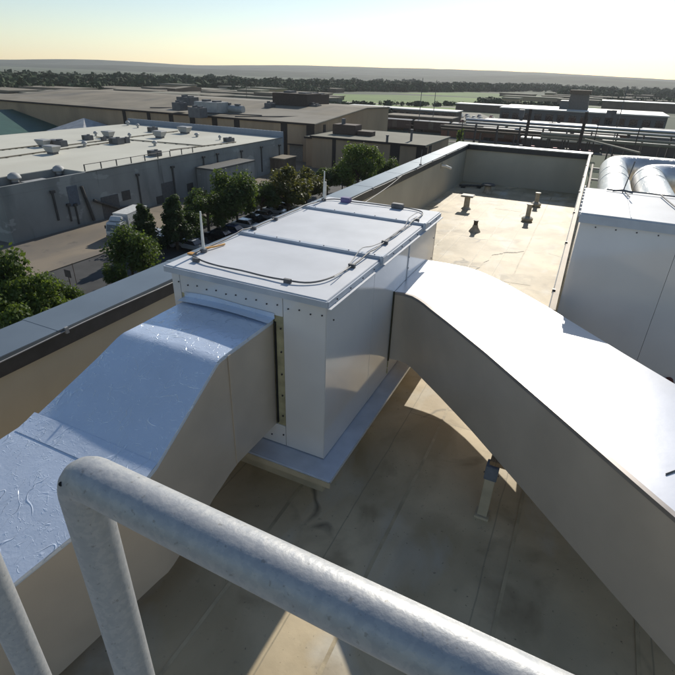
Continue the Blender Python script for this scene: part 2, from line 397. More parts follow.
# left parapet
t = thing('parapet_wall', (-6.8, 12, 0), 'beige parapet wall along the left roof edge with wide grey metal coping', 'wall')
MB().box(-7.05, -6.5, -8, YF+.55, -.04, ZC-.13).build('wall', PWALL, t)
MB().box(XO, XI+.012, -8, YF+.62, ZC-.06, ZC).build('coping', COPE, t, bevel=.008)
MB().box(XI-.03, XI, -8, YF-.02, ZC-.29, ZC-.064).build('fascia', METSHADE, t)  # dark colour carries the shade under the coping
for k in range(12):
    y = -2+k*3.05
    MB().box(XO-.004, XI+.016, y, y+.10, ZC-.05, ZC+.004).build('coping_joint', COPE, t)
c = MB(); c.tube([(XI+.03, y, ZC-.05+.012*math.sin(y*1.7)) for y in [i*.5-8 for i in range(78)]], .011, 6)
c.build('conduit', LITE, t)
for k in range(14):
    y = -.6+k*2.4
    MB().box(XI+.013, XI+.05, y, y+.05, ZC-.085, ZC+.012).build('conduit_clip', LITE, t)
# far parapet
t = thing('parapet_wall', (-3, YF+.3, 0), 'beige parapet wall closing the far end of the roof in shade', 'wall')
MB().box(-6.49, .1, YF, YF+.5, -.04, ZC-.10).build('wall', PWALL, t)
MB().box(XI+.014, .12, YF-.10, YF+.6, ZC-.05, ZC+.0).build('coping', mat('coping_bright', (.62, .63, .62), .35, .4, .05, 1), t, bevel=.006)
MB().box(XI+.014, .06, YF-.09, YF-.06, ZC-.30, ZC-.054).build('fascia', METSHADE, t)
# right parapet
t = thing('parapet_wall', (.02, 20, 0), 'thin low wall along the right roof edge with narrow brown cap', 'wall')
MB().box(-.012, .06, 8.6, YF-.11, -.04, ZC-.09).build('wall', PWALL, t)
MB().box(-.022, .075, 8.6, YF-.11, ZC-.086, ZC-.02).build('cap', mat('cap_brown', (.20, .15, .10), .6, .1, .2, 2), t)
c = MB(); c.tube([(-.035, y, ZC-.03) for y in (8.6, 14, 20, YF-.12)], .012, 6); c.build('conduit', LITE, t)
for k in range(6): MB().box(-.055, .0, 9.5+k*3.4, 9.56+k*3.4, ZC-.07, ZC+.01).build('conduit_clip', METSHADE, t)
# small fitting on the left wall, lightning rod and guy wire
t = thing('wall_light', (-6.5, 25.8, 1.45), 'small white tube fitting sticking out of the left parapet wall', 'light')
MB().tube([(-6.5, 25.6, 1.60), (-6.32, 25.8, 1.56), (-6.15, 26.2, 1.42)], .06, 8).build('arm', MAST, t, smooth=True)
MB().box(-6.5, -6.47, 25.45, 25.75, 1.48, 1.72).build('plate', VENT, t)
t = thing('lightning_rod', (-6.25, 21.84, ZC), 'thin grey lightning rod on the left coping beyond the white unit', 'lightning rod')
MB().tube([(-6.45, 21.84, ZC), (-6.45, 21.84, ZC+.62)], .012, 6).build('rod', STEEL, t)
MB().box(-6.50, -6.41, 21.79, 21.89, ZC, ZC+.05).build('base', STEEL, t)
w = MB(); p0 = Vector((-6.36, 19.3, ZC-.02)); p1 = Vector((-4.1, 9.80, 3.10))
w.tube([p0.lerp(p1, i/10)-Vector((0, 0, .04*math.sin(PI*i/10))) for i in range(11)], .011, 6)
tag(w.build('guy_cable', STEEL), 'grey cable running from the coping down to the white unit', 'cable')

# ================================================================== AIR HANDLING UNIT
t = thing('air_handling_unit', (-3.7, 7.4, 0), 'large white rooftop air handling unit on a curb, cable loop on its top', 'air handling unit')
X0, X1, Y0, Y1, ZB, ZT = -4.86, -2.44, 4.93, 9.80, .67, 3.10
MB().box(X0+.02, X1-.02, Y0+.02, Y1-.02, 0, .58).build('curb', CURB, t)
pan = MB().box(X0-.28, X1+.27, Y0-.36, Y1+.25, .585, .66); pan.build('pan', PAN, t, bevel=.01)
MB().box(X0-.29, X1+.28, Y0-.37, Y0-.345, .545, .64).build('pan_lip', CURB, t)
# body panels: slightly separate sheets so that real seams show
def panel(axis, c, a0, a1, z0, z1, th=.03, g=.004):
    p = MB()
    if axis == 'y': p.box(a0+g, a1-g, c, c+th, z0, z1)
    else: p.box(c-th, c, a0+g, a1-g, z0, z1)
    return p
MB().box(X0+.03, X1-.03, Y0+.03, Y1-.03, ZB-.01, ZT).build('casing', SCREW, t)
panel('y', Y0, -3.062, X1, ZB, ZT).build('front_panel', WHITE, t, bevel=.003)
panel('y', Y0, X0, -4.72, ZB, ZT).build('front_panel', WHITE, t, bevel=.003)
panel('y', Y0, -4.72, -3.062, 2.775, ZT).build('front_panel', WHITE, t, bevel=.003)
panel('y', Y0, -4.72, -3.062, ZB, 1.02).build('front_panel', WHITE, t, bevel=.003)
# recess around the left duct mouth
MB().box(-4.72, -3.215-.0, Y0+.012, Y0+.028, 1.02, 2.82).build('mouth_lining', YEL, t)
MB().box(-3.20, -3.066, Y0+.012, Y0+.028, 1.02, 2.82).build('mouth_lining', YEL, t)
MB().box(-3.20, -3.175, Y0-.01, Y0+.01, 1.06, 2.68).build('gasket', BLACK, t)
for a, bb in ((Y0, 6.5), (6.5, 8.1), (8.1, Y1)):
    panel('x', X1, a, bb, ZB, ZT, .03, .003).build('side_panel', WHITE, t, bevel=.002)
    panel('x', X0+.03, a, bb, ZB, ZT).build('side_panel', WHITE, t)
MB().box(X1+.001, X1+.012, 8.085, 8.115, 1.7, ZT).build('side_seam', TRIM, t)
MB().box(X0, X1, Y1-.03, Y1, ZB, ZT).build('rear_panel', WHITE, t)
# cap: top sheet, rim and seams
CZ = 3.17
MB().box(X0-.03, X1+.03, Y0-.06, Y1+.05, ZT, CZ).build('top_sheet', WTOP, t, bevel=.006)
MB().box(X0-.045, X1+.045, Y0-.085, Y0-.062, ZT-.022, CZ-.012).build('top_rim', TRIM, t)
MB().box(X1+.031, X1+.055, Y0-.06, Y1+.05, ZT-.022, CZ-.018).build('top_rim', TRIM, t)
MB().box(X1+.056, X1+.10, Y0-.085, Y1+.05, ZT-.035, ZT-.024).build('drip_edge', WTOP, t)
for y in (6.62, 8.72):
    MB().box(X0-.035, X1+.045, y-.045, y+.045, CZ, CZ+.04).build('top_seam', TRIM, t, bevel=.008)
    MB().box(X1+.045, X1+.10, y-.09, y+.09, CZ-.06, CZ+.06).build('seam_end', TRIM, t, bevel=.01)
    for k in range(6):
        x = X0+.25+k*.42; MB().sphere((x, y, CZ+.04), .012, 6, 4).build('bolt', SCREW, t)
s = 0
for k in range(16):
    x = X0+.12+k*.16
    MB().tube([(x, Y0-.012, 2.93-.02*(k % 2)), (x, Y0, 2.93-.02*(k % 2))], .011, 6).build('bolt', SCREW, t)
for z in (.86, 1.2, 1.55, 1.9, 2.25, 2.6):
    MB().tube([(-3.10, Y0-.012, z), (-3.10, Y0, z)], .013, 6).build('bolt', SCREW, t)
for x in (-4.75, -3.30, -3.45): MB().tube([(x, Y0-.012, .8), (x, Y0, .8)], .012, 6).build('bolt', SCREW, t)
for k in range(12):
    y = 5.1+k*.4; MB().tube([(X1+.055, y, CZ-.06), (X1+.064, y, CZ-.06)], .011, 6).build('bolt', SCREW, t)
for z in (2.55, 2.1, 2.75): MB().tube([(X1+.012, 8.1, z), (X1+.02, 8.1, z)], .012, 6).build('bolt', SCREW, t)
for k in range(5): MB().tube([(X1, Y1-.12, 1.0+k*.42), (X1+.01, Y1-.12, 1.0+k*.42)], .011, 6).build('bolt', SCREW, t)
AHU = t
# conductor cable loop on top
loop = [(x if x > -4.4 else x+.12, y) for x, y in [(-4.88, 5.28), (-4.6, 5.15), (-4.18, 5.13), (-3.6, 5.12), (-3.12, 5.11), (-2.84, 5.18), (-2.66, 5.42), (-2.62, 5.9), (-2.60, 6.5), (-2.62, 7.5), (-2.60, 8.3), (-2.61, 9.2),
        (-2.66, 9.55), (-2.9, 9.68), (-3.36, 9.66), (-4.15, 9.58), (-4.56, 9.62), (-4.86, 9.56), (-4.93, 9.2), (-4.95, 8.3), (-4.96, 7.3), (-4.96, 6.5), (-4.95, 5.8), (-4.93, 5.45), (-4.88, 5.28)]]
def smoothline(p, it=2):
    for _ in range(it):
        q = [p[0]]
        for a, c in zip(p, p[1:]):
            q += [tuple(a[i]*.75+c[i]*.25 for i in range(len(a))), tuple(a[i]*.25+c[i]*.75 for i in range(len(a)))]
        p = q+[p[-1]]
    return p
def zc(x, y):
    z = CZ+.03
    for ys in (6.62, 8.72):
        z += .04*max(0, 1-abs(y-ys)/.3)
    return z
t = thing('conductor_cable', (-2.7, 5.3, CZ), 'dark cable looped round the top of the white unit on small clips', 'cable')
c = MB(); c.tube([(x, y, zc(x, y)+.004*math.sin(x*9+y*7)) for x, y in smoothline(loop)], .012, 7); c.build('loop', STEEL, t, smooth=True)
c = MB(); c.tube([(x+.06*math.sin(y*2.6), y, zc(x, y)+.02+.02*math.sin(y*5)) for x, y in [(-2.66, 5.45+i*.1) for i in range(40)]], .008, 6); c.build('loop', LITE, t, smooth=True)
for x, y in ((-4.6, 5.16), (-3.1, 5.12), (-2.62, 6.05), (-2.61, 7.3), (-4.84, 7.6), (-2.6, 8.9), (-4.83, 6.9)):
    MB().box(x-.05, x+.05, y-.02, y+.02, CZ, CZ+.055).build('clip', STEEL, t)
MB().box(-4.45, -4.25, 9.52, 9.66, CZ, CZ+.10).build('clamp', PURPLE, t, bevel=.01)
MB().box(-3.36, -3.12, 9.60, 9.72, CZ, CZ+.10).build('clamp', STEEL, t, bevel=.01)
def mastrod(loc, label, h, orange=False):
    t = thing('lightning_rod', loc, label, 'lightning rod', 'lightning rods on the white unit')
    x, y, z = loc
    MB().tube([(x, y, z), (x, y, z+h*.4), (x+.008, y, z+h)], [.024, .02, .012], 8).build('rod', MAST, t, smooth=True)
    MB().tube([(x, y, z), (x, y, z+.05)], .05, 10).build('base', STEEL, t)
    if orange:
        MB().box(x-.14, x-.03, y-.20, y-.12, z, z+.02).build('strap', ORANGE, t)
        MB().tube([(x-.02, y+.05, z+.04), (x+.03, y+.22, z+.03), (x+.06, y+.42, z+.02)], .016, 6).build('strap', ORANGE, t)
mastrod((-4.78, 5.55, CZ), 'white lightning rod at the near corner of the white unit, orange straps at its foot', .60, True)
mastrod((-4.80, 9.45, CZ), 'white lightning rod at the far left corner of the white unit', .60)
t = thing('lightning_rod', (-4.98, 9.95, 2.0), 'short white stub post just behind the white unit', 'lightning rod')
MB().tube([(-5.1, 10.1, 0), (-5.1, 10.1, 3.42)], .03, 8).build('rod', MAST, t)

# ================================================================== LEFT DUCT
def densify(p, n=6):
    out = []
    for a, c in zip(p, p[1:]):
        for i in range(n): out.append(tuple(a[k]+(c[k]-a[k])*i/n for k in range(len(a))))
    return out+[p[-1]]
t = thing('sloping_duct', (-3.9, 3.0, .5), 'foil covered rectangular duct sloping from the near end of the white unit towards the railing', 'duct', None)
# stations: y, top z, bottom z, left x
st = [(4.925, 2.70, 1.03, -4.60, -3.215), (4.4, 2.70, 1.03, -4.60, -3.215), (4.0, 2.695, 1.03, -4.60, -3.215), (3.86, 2.69, 1.00, -4.61, -3.215), (3.79, 2.68, .985, -4.63, -3.215), (3.75, 2.66, .97, -4.65, -3.215),
      (3.70, 2.63, .95, -4.67, -3.215), (3.45, 2.475, .87, -4.74, -3.215), (3.0, 2.20, .66, -4.89, -3.215), (2.70, 2.02, .545, -4.99, -3.215), (2.60, 1.985, .52, -5.02, -3.218), (2.50, 1.96, .50, -5.05, -3.25),
      (2.0, 1.82, .36, -5.20, -3.40), (1.44, 1.665, .2, -5.38, -3.57), (.3, 1.32, .02, -5.8, -3.92)]
XR = -3.215
top = MB(); sideR = MB(); sideL = MB(); bot = MB()
def colv(mbx, rows):
    n = len(rows[0])
    for r in rows: mbx.v += r
    for i in range(len(rows)-1):
        for j in range(n-1):
            a = i*n+j; mbx.f.append((a, a+1, a+n+1, a+n))
rows = []
for y, zt, zb, xl, xr in st:
    row = []
    for k in range(13):
        u = k/12; x = xl+(xr-xl)*u
        row.append((x, y, zt+.018*math.sin(PI*u)*(1 if y > 2.6 else .6)))
    rows.append(row)
colv(top, rows)
# turned-down lips of the jacket
rr = []
for y, zt, zb, xl, xr in st: rr.append([(xr, y, zt), (xr+.006, y, zt-.02), (xr+.004, y, zt-.05)])
colv(top, [r for r in []] or rr) if False else None
k0 = len(top.v)
for r in rr: top.v += r
for i in range(len(rr)-1):
    for j in range(2):
        a = k0+i*3+j; top.f.append((a, a+1, a+4, a+3))
top.build('top_jacket', FOIL, t, smooth=True)
colv(sideR, [[(xr, y, zt-.001), (xr, y, zb)] for y, zt, zb, xl, xr in st])
colv(sideL, [[(xl, y, zt-.001), (xl, y, zb)] for y, zt, zb, xl, xr in st])
colv(bot, [[(xl, y, zb), (xr, y, zb)] for y, zt, zb, xl, xr in st])
sideR.build('side_jacket', DUCTSHADED, t, smooth=True); sideL.build('side_jacket', DUCTSHADED, t); bot.build('underside', DUCTSHADED, t)
# folded seam tape on the creases, flashing against the unit
fl = MB(); rows = []
for k in range(13):
    u = k/12; x = -4.66+(XR+.03+4.66)*u; zz = 2.70+.03*math.sin(PI*u)
    rows.append([(x, Y0-.16, zz+.022), (x, Y0-.01, zz+.03), (x, Y0-.012, zz+.095+.01*math.sin(7*u))])
colv(fl, rows); fl.build('flashing', FOIL, t, smooth=True)
MB().box(-3.213, -3.20, 3.95, 4.0, 1.05, 2.66).build('side_seam', DUCTSHADED, t)
tp = MB(); rows = []
for k in range(13):
    u = k/12; x = -5.04+(XR+5.04)*u
    rows.append([(x, 2.72, 2.034+.016*math.sin(PI*u)+.004), (x, 2.60, 1.988+.016*math.sin(PI*u)+.006), (x, 2.46, 1.95+.012*math.sin(PI*u)+.005)])
colv(tp, rows); tp.build('seam_tape', FOIL, t, smooth=True)

# ================================================================== RIGHT DUCT
near = [(-2.435, 7.47), (-2.28, 7.50), (-2.1, 7.46), (-1.91, 7.33), (-1.7, 7.12), (-1.3, 6.75), (-.65, 6.12), (.17, 5.26), (1.15, 4.22), (3.3, 2.0)]
far = [(-2.435, 9.36), (-1.95, 9.37), (-1.60, 9.33), (-1.38, 9.25), (-.94, 8.94), (-.54, 8.58), (-.04, 8.11), (1.0, 7.02), (2.0, 6.02), (4.6, 3.3)]
DZ0, DZ1 = 1.02, 2.32
t = thing('horizontal_duct', (-.6, 7.4, DZ0), 'big rectangular duct leaving the side of the white unit, its top glaring in the sun', 'duct')
def resample(p, n):
    d = [0]
    for a, c in zip(p, p[1:]): d.append(d[-1]+math.hypot(a[0]-c[0], a[1]-c[1]))
    out = []
    for i in range(n+1):
        s_ = d[-1]*i/n; j = 0
        while j < len(d)-2 and d[j+1] < s_: j += 1
        u = (s_-d[j])/(d[j+1]-d[j]); out.append((p[j][0]+(p[j+1][0]-p[j][0])*u, p[j][1]+(p[j+1][1]-p[j][1])*u))
    return out
nn = resample(near, 48); ff = resample(far, 48)
rows = []
for (a, c) in zip(nn, ff):
    rows.append([(a[0]+(c[0]-a[0])*k/8, a[1]+(c[1]-a[1])*k/8, DZ1+.02*math.sin(PI*k/8)) for k in range(9)])
q = MB(); colv(q, rows); q.build('top_jacket', DUCTTOP, t, smooth=True)
q = MB(); colv(q, [[(a[0], a[1], DZ1-.001), (a[0], a[1], DZ0)] for a in nn]); q.build('side_jacket', DUCTSHADED, t, smooth=True)
q = MB(); colv(q, [[(a[0], a[1], DZ1-.001), (a[0], a[1], DZ0)] for a in ff]); q.build('side_jacket', DUCTSHADED, t, smooth=True)
q = MB(); colv(q, [[(a[0], a[1], DZ0), (c[0], c[1], DZ0)] for a, c in zip(nn, ff)]); q.build('underside', DUCTSHADED, t, smooth=True)
# edge angle strip along the near top edge
q = MB(); colv(q, [[(a[0]+.03, a[1]+.03, DZ1+.006), (a[0]-.008, a[1]-.008, DZ1+.002), (a[0]-.008, a[1]-.008, DZ1-.045)] for a in nn]); q.build('edge_trim', mat('edge_trim', (.36, .33, .31), .4, .5), t, smooth=True)
# flange strip where it meets the unit: dark gap and yellow sealant drips
MB().box(X1+.001, X1+.022, 7.425, 7.455, 1.0, 2.34).build('gasket', mat('gasket_olive', (.06, .055, .03), .8), t)
for z, l in ((.92, .12), (.78, .10), (1.05, .06)): MB().box(X1+.001, X1+.016, 7.43, 7.45, z-l/2, z+l/2).build('sealant', YEL, t)
q = MB(); q.tube([(1.32, 4.55, DZ1+.02), (1.55, 4.8, DZ1+.035), (1.72, 4.86, DZ1+.03)], .008, 5); q.build('crease_line', STEEL, t)  # dark tube added to draw a crease in the top jacket
# supports beneath
def support(x, y, label, wood=False):
    t = thing('duct_support', (x, y, 0), label, 'support', 'supports under the right duct')
    MB().box(x-.10, x+.10, y-.10, y+.10, 0, .04).build('foot_plate', CURB, t)
    MB().box(x-.068, x+.068, y-.068, y+.068, .04, .72).build('post', WOOD if wood else CURB, t, bevel=.006)
    MB().box(x-.085, x+.085, y-.085, y+.085, .72, .95).build('bracket', STAND, t, bevel=.006)
    MB().box(x-.05, x+.24, y-.04, y+.5, .951, DZ0-.001).build('bearer', WOOD, t)
    for sx in (-.09, .09): MB().tube([(x+sx, y-.03, .80), (x+sx*1.12, y-.03, .80)], .014, 6).build('bolt', SCREW, t)
support(-.22, 5.62, 'square beige post with dark bracket under the near edge of the right duct')
support(.30, 7.15, 'wooden post with dark bracket under the middle of the right duct', True)
support(1.7, 6.1, 'wooden post under the far part of the right duct', True)

# ================================================================== SECOND UNIT
t = thing('air_handling_unit', (2.2, 10.5, 0), 'second white rooftop unit on the right behind the big duct', 'air handling unit')
UX0, UX1, UY0, UY1, UZ = .115, 4.6, 9.40, 11.75, 3.60
MB().box(UX0+.1, UX1-.1, UY0+.1, UY1-.1, 0, .2).build('curb', CURB, t)
MB().box(UX0-.02, UX1+.1, UY0-.2, UY1+.1, .2, .26).build('pan', PAN, t)
for i in range(3):
    x = UX0+i*(UX1-UX0)/3
    MB().box(x+(.003 if i else 0), x+(UX1-UX0)/3-.003, UY0, UY0+.03, .27, UZ-.1).build('front_panel', WHITE, t)
MB().box(UX0, UX0+.03, UY0+.03, UY1, .27, UZ-.1).build('side_panel', WHITE, t)
MB().box(UX1-.03, UX1, UY0+.03, UY1, .27, UZ-.1).build('side_panel', WHITE, t)
MB().box(UX0+.03, UX1-.03, UY1-.03, UY1, .27, UZ-.1).build('rear_panel', WHITE, t)
MB().box(UX0-.03, UX1+.04, UY0-.04, UY1+.04, UZ-.09, UZ).build('top_sheet', WTOP, t, bevel=.008)
MB().box(UX0-.035, UX1+.045, UY0-.065, UY0-.042, UZ-.16, UZ-.02).build('top_rim', TRIM, t)
for k in range(14):
    x = UX0+.25+k*.31; MB().tube([(x, UY0-.012, UZ-.22), (x, UY0, UZ-.22)], .012, 6).build('bolt', SCREW, t)
for k in range(9): MB().box(UX0-.06, UX0-.03, UY0+.1+k*.32, UY0+.18+k*.32, UZ-.10, UZ-.02).build('rim_clip', WTOP, t)
MB().box(UX0+.72, UX0+.735, UY0, UY1, UZ+.001, UZ+.012).build('top_seam', TRIM, t)
c = MB(); c.tube([(UX0+.35, UY1-.1, UZ+.03), (1.2, UY1-.12, UZ+.04), (2.2, UY1-.13, UZ+.03), (4.5, UY1-.13, UZ+.03)], .013, 6)
tag(c.build('cable', STEEL), 'dark cable lying along the rear edge of the right unit top', 'cable')
c = MB(); c.tube([(1.42, UY1-.15, UZ+.04), (1.5, 11.0, UZ+.04), (1.72, 9.6, UZ+.03)], .015, 6)
tag(c.build('cable', STEEL), 'dark cable crossing the right unit top towards the camera', 'cable')
t = thing('lightning_rod', (.76, UY1-.12, UZ), 'thin dark rod with splayed feet on the right unit top', 'lightning rod')
MB().tube([(.76, UY1-.12, UZ), (.82, UY1-.10, UZ+.60)], .011, 6).build('rod', STEEL, t)
MB().tube([(.58, UY1-.10, UZ+.02), (.76, UY1-.12, UZ+.05), (.94, UY1-.14, UZ+.02)], .018, 6).build('foot', STEEL, t)
MB().tube([(.76, UY1-.12, UZ+.05), (.87, UY1-.6, UZ+.02)], .010, 6).build('foot', STEEL, t)
# reddish end fitting at far right
fp = at(669, 382, y=UY0-.06)
t = thing('pipe_flange', tuple(fp), 'small reddish brown round flange on the right unit just above the big duct', 'flange')
MB().tube([(fp.x, UY0-.001, fp.z), (fp.x, UY0-.10, fp.z)], .07, 14).build('disc', mat('rust_red', (.16, .05, .035), .7), t)
MB().tube([(fp.x, UY0-.101, fp.z), (fp.x, UY0-.12, fp.z)], .035, 10).build('hub', METSHADE, t)

# silver round ducts
def silver(x, y1, z, r, xe, label):
    t = thing('round_duct', (x, 15.3, z), label, 'duct', 'silver round ducts behind the right unit')
    pts = [(x, 12.4, z), (x, y1-1.0, z)]+[(x+.8*(1-math.cos(a)), y1-.8+.8*math.sin(a)-.2, z) for a in [PI/2*i/8 for i in range(9)]]+[(xe, y1-.2, z)]
    q = MB(); q.tube(pts, r, 28); q.build('pipe', SILVER, t, smooth=True)
    for p in ((x, 16.2, z), (x, 17.6, z)):
        if p[1] < y1-.8: q = MB(); q.tube([p, (p[0], p[1]+.06, z)], r+.012, 28); q.build('band', SILVER, t)
    for p in (x+2.0, x+4.0): q = MB(); q.tube([(p, y1-.2, z), (p+.06, y1-.2, z)], r+.012, 28); q.build('band', SILVER, t)
silver(.80, 20.6, 2.95, .40, 8.9, 'silver round duct nearest the parapet, bending right behind the white unit')
silver(1.72, 18.9, 2.95, .42, 8.9, 'second silver round duct bending right, nearer than its twin')
# brown rack beside the wall
t = thing('ladder_rack', (.35, 24, 0), 'dark rack with pale rungs between the roof wall and the silver ducts', 'rack')
for x in (.22, 1.3):
    MB().box(x, x+.08, 16, 31, 1.5, 1.62).build('rail', RUST, t)
for k, y in enumerate((17.5, 20.0, 23.0, 26.0, 29.5)): MB().box(.31, 1.29, y, y+.12, 1.55, 1.63).build('rung', LITE, t)
for x, y in ((.26, 16.4), (1.34, 16.4), (.26, 30), (1.34, 30)): MB().box(x-.04, x+.04, y-.04, y+.04, 0, 1.5).build('post', RUST, t)

# ================================================================== ROOF VENTS
def lathe(mb, c, prof, n=14):
    b = len(mb.v)
    for r, z in prof:
        for j in range(n):
            a = 2*PI*j/n; mb.v.append((c[0]+r*math.cos(a), c[1]+r*math.sin(a), c[2]+z))
    for i in range(len(prof)-1):
        for j in range(n):
            a = b+i*n+j; d = b+i*n+(j+1) % n; mb.f.append((a, d, d+n, a+n))
    mb.f.append(tuple(b+j for j in range(n))[::-1]); e = b+(len(prof)-1)*n; mb.f.append(tuple(e+j for j in range(n)))
    return mb
t = thing('roof_vent', (-4.69, 24.1, 0), 'roof vent pipe with flat square cap, in the sun left of the middle', 'vent')
lathe(MB(), (-4.69, 24.1, 0), [(.24, 0), (.20, .05), (.14, .10), (.13, .58)]).build('pipe', VENT, t, smooth=True)
MB().box(-4.69-.30, -4.69+.30, 24.1-.26, 24.1+.26, .58, .66).build('cap', VENT, t, bevel=.03)
t = thing('roof_vent', (-4.53, 28.4, 0), 'roof vent with wide dark cap in the shade of the far wall', 'vent')
lathe(MB(), (-4.53, 28.4, 0), [(.25, 0), (.2, .1), (.17, .4)]).build('pipe', VENT, t, smooth=True)
lathe(MB(), (-4.53, 28.4, 0), [(.36, .40), (.38, .43), (.32, .48), (.15, .50)]).build('cap', VENTD, t, smooth=True)
t = thing('roof_vent', (-3.5, 20.43, 0), 'short roof vent pipe with black top on a conical flashing', 'vent')
lathe(MB(), (-3.5, 20.43, 0), [(.24, 0), (.22, .04), (.12, .18), (.10, .28)]).build('flashing', VENT, t, smooth=True)
lathe(MB(), (-3.5, 20.43, 0), [(.085, .26), (.085, .42), (.10, .43), (.10, .46)]).build('pipe', VENTD, t, smooth=True)
for (x, y, h, lab) in ((-1.835, 23.36, .74, 'nearer slim vent pipe with round collar, of the pair by the right wall'), (-1.825, 26.57, .66, 'farther slim vent pipe with round collar, of the pair by the right wall')):
    t = thing('roof_vent', (x, y, 0), lab, 'vent', 'slim vent pipes by the right wall')
    lathe(MB(), (x, y, 0), [(.20, 0), (.24, .05), (.24, .14), (.12, .22)]).build('flashing', VENT, t, smooth=True)
    lathe(MB(), (x, y, 0), [(.10, .2), (.10, h-.06), (.13, h-.05), (.13, h), (.07, h)]).build('pipe', VENT, t, smooth=True)
q = MB(); q.tube([(-2.05, 23.36, .68), (-2.0, 23.9, .60)], .04, 6)
# small debris heap in the shade by the corner
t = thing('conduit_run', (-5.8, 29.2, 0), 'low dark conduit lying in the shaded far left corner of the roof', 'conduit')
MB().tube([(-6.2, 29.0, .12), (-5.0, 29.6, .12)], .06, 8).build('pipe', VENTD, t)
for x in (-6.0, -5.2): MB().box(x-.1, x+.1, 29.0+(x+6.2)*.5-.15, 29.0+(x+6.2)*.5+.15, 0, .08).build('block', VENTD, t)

# ================================================================== HANDRAIL
RD = .030
zr = 5.095
P1 = at(81, 474, z=zr); P2 = at(337, 600, z=zr); yr = P1.y
dr = Vector((P2.x-P1.x, P2.y-P1.y, 0)).normalized(); Z_ = Vector((0, 0, 1))
t = thing('handrail', (P1.x, P1.y, 3.4), 'galvanised pipe handrail in front of the camera, bent down at its left end', 'railing')
cor = P1-dr*.006
RB = .034
pts = [cor+dr*1.5, cor+dr*RB]+[cor+dr*(RB-RB*math.sin(a_))-Z_*(RB-RB*math.cos(a_)) for a_ in [PI/2*i_/6 for i_ in range(1, 7)]]+[Vector((cor.x, cor.y, 4.2)), Vector((cor.x, cor.y, 3.4))]
q = MB(); q.tube(pts, RD, 36)
q.build('top_rail', GALV, t, smooth=True)
hv = at(61, 484, y=cor.y-RD*.86); nv = (CAM-hv).normalized()
MB().tube([hv-nv*.010, hv+nv*.002], .0030, 12).build('drain_hole', BLACK, t)
xcorner = cor.x
p = at(-21, 552, y=yr)
t = thing('handrail', (p.x, yr, 3.4), 'rounded end of a second galvanised pipe rail at the lower left edge', 'railing')
xc = p.x; zz = p.z+.03
q = MB(); q.tube([(xc-1.4, yr, zz), (xc-.034, yr, zz)]+[(xc-.034+.034*math.sin(a_), yr, zz-.034+.034*math.cos(a_)) for a_ in [PI/2*i_/6 for i_ in range(1, 7)]]+[(xc, yr, 3.4)], RD, 36)
q.build('top_rail', GALV, t, smooth=True)
# the platform the rails stand on
t = thing('platform', (0, -.6, 3.4), 'grey steel platform the camera stands on below the frame', 'platform')
MB().box(-3.2, 1.4, -1.6, yr+.05, 3.32, 3.40).build('deck', GALV, t)
for x in (-3.0, 1.2):
    for y in (-1.5, yr-.03): MB().box(x-.05, x+.05, y-.05, y+.05, 0, 3.32).build('post', GALV, t)
MB().tube([(xcorner, yr, 3.4), (xcorner, yr, 3.41)], .04, 12).build('socket', GALV, t)
#BACKGROUND
# ================================================================== GREY WAREHOUSE
XE, WY0, WY1, WT = -63.3, 38.0, 104.0, -8.0
t = thing('grey_warehouse', (XE-22, 70, G), 'long grey block warehouse with flat white roof, left of the street', 'warehouse')
MB().prism([(XE, WY0), (XE, WY1), (-110, WY1), (-110, WY0)], G, -9.1).build('wall', BLOCK, t)
MB().prism([(XE, 50.6), (XE, WY1-.4), (-110, WY1-.4), (-110, WY0), (-68.9, WY0), (-68.9, 50.6)], -9.09, WT-.02).build('upper_wall', BLOCK, t)
MB().prism([(XE-.15, 50.7), (XE-.15, WY1-.5), (-109.8, WY1-.5), (-109.8, WY0+.2), (-69.05, WY0+.2), (-69.05, 50.7)], WT-.019, WT+.02).build('roof', WROOF, t)
MB().box(-68.89, XE-.32, WY0+.3, 50.5, -9.089, -9.02).build('low_roof', GROOF, t)
MB().box(XE-.3, XE+.02, WY0, 50.59, -9.09, WT+.02).build('parapet', BLOCK, t)
MB().box(-68.89, XE-.31, WY0, WY0+.28, -9.09, WT-.0).build('parapet', BLOCK, t)
MB().box(-110, XE+.02, WY1-.39, WY1, -9.09, WT+1.25).build('parapet', BLUEP, t)
MB().box(XE-.6, XE+.03, WY1-4, WY1+.01, WT-.03, WT+1.30).build('parapet', BLOCK, t) if False else None
MB().box(XE-.14, XE+.04, 50.6, WY1-.41, WT-.05, WT+.07).build('roof_edge', mat('edge_dark', (.12, .12, .11), .7), t)
DP = mat('downpipe', (.055, .055, .055), .6)
for px, top, bot, wdt in ((52, 193, 222, .25), (68, 206, 222, .2), (75, 206, 225, .2), (137, 176, 207, .22), (172, 168, 194, .3), (203, 158, 186, .25), (217, 155, 170, .25), (241, 152, 170, .25), (261, 148, 172, .3), (279, 146, 166, .3)):
    a = at(px, top, x=XE); c = at(px, bot, x=XE)
    MB().box(XE+.001, XE+.16, a.y-wdt/2, a.y+wdt/2, c.z, a.z).build('downpipe', DP, t)
    MB().box(XE+.001, XE+.30, a.y-wdt*1.3, a.y+wdt*1.3, a.z, a.z+.35).build('pipe_head', DP, t)
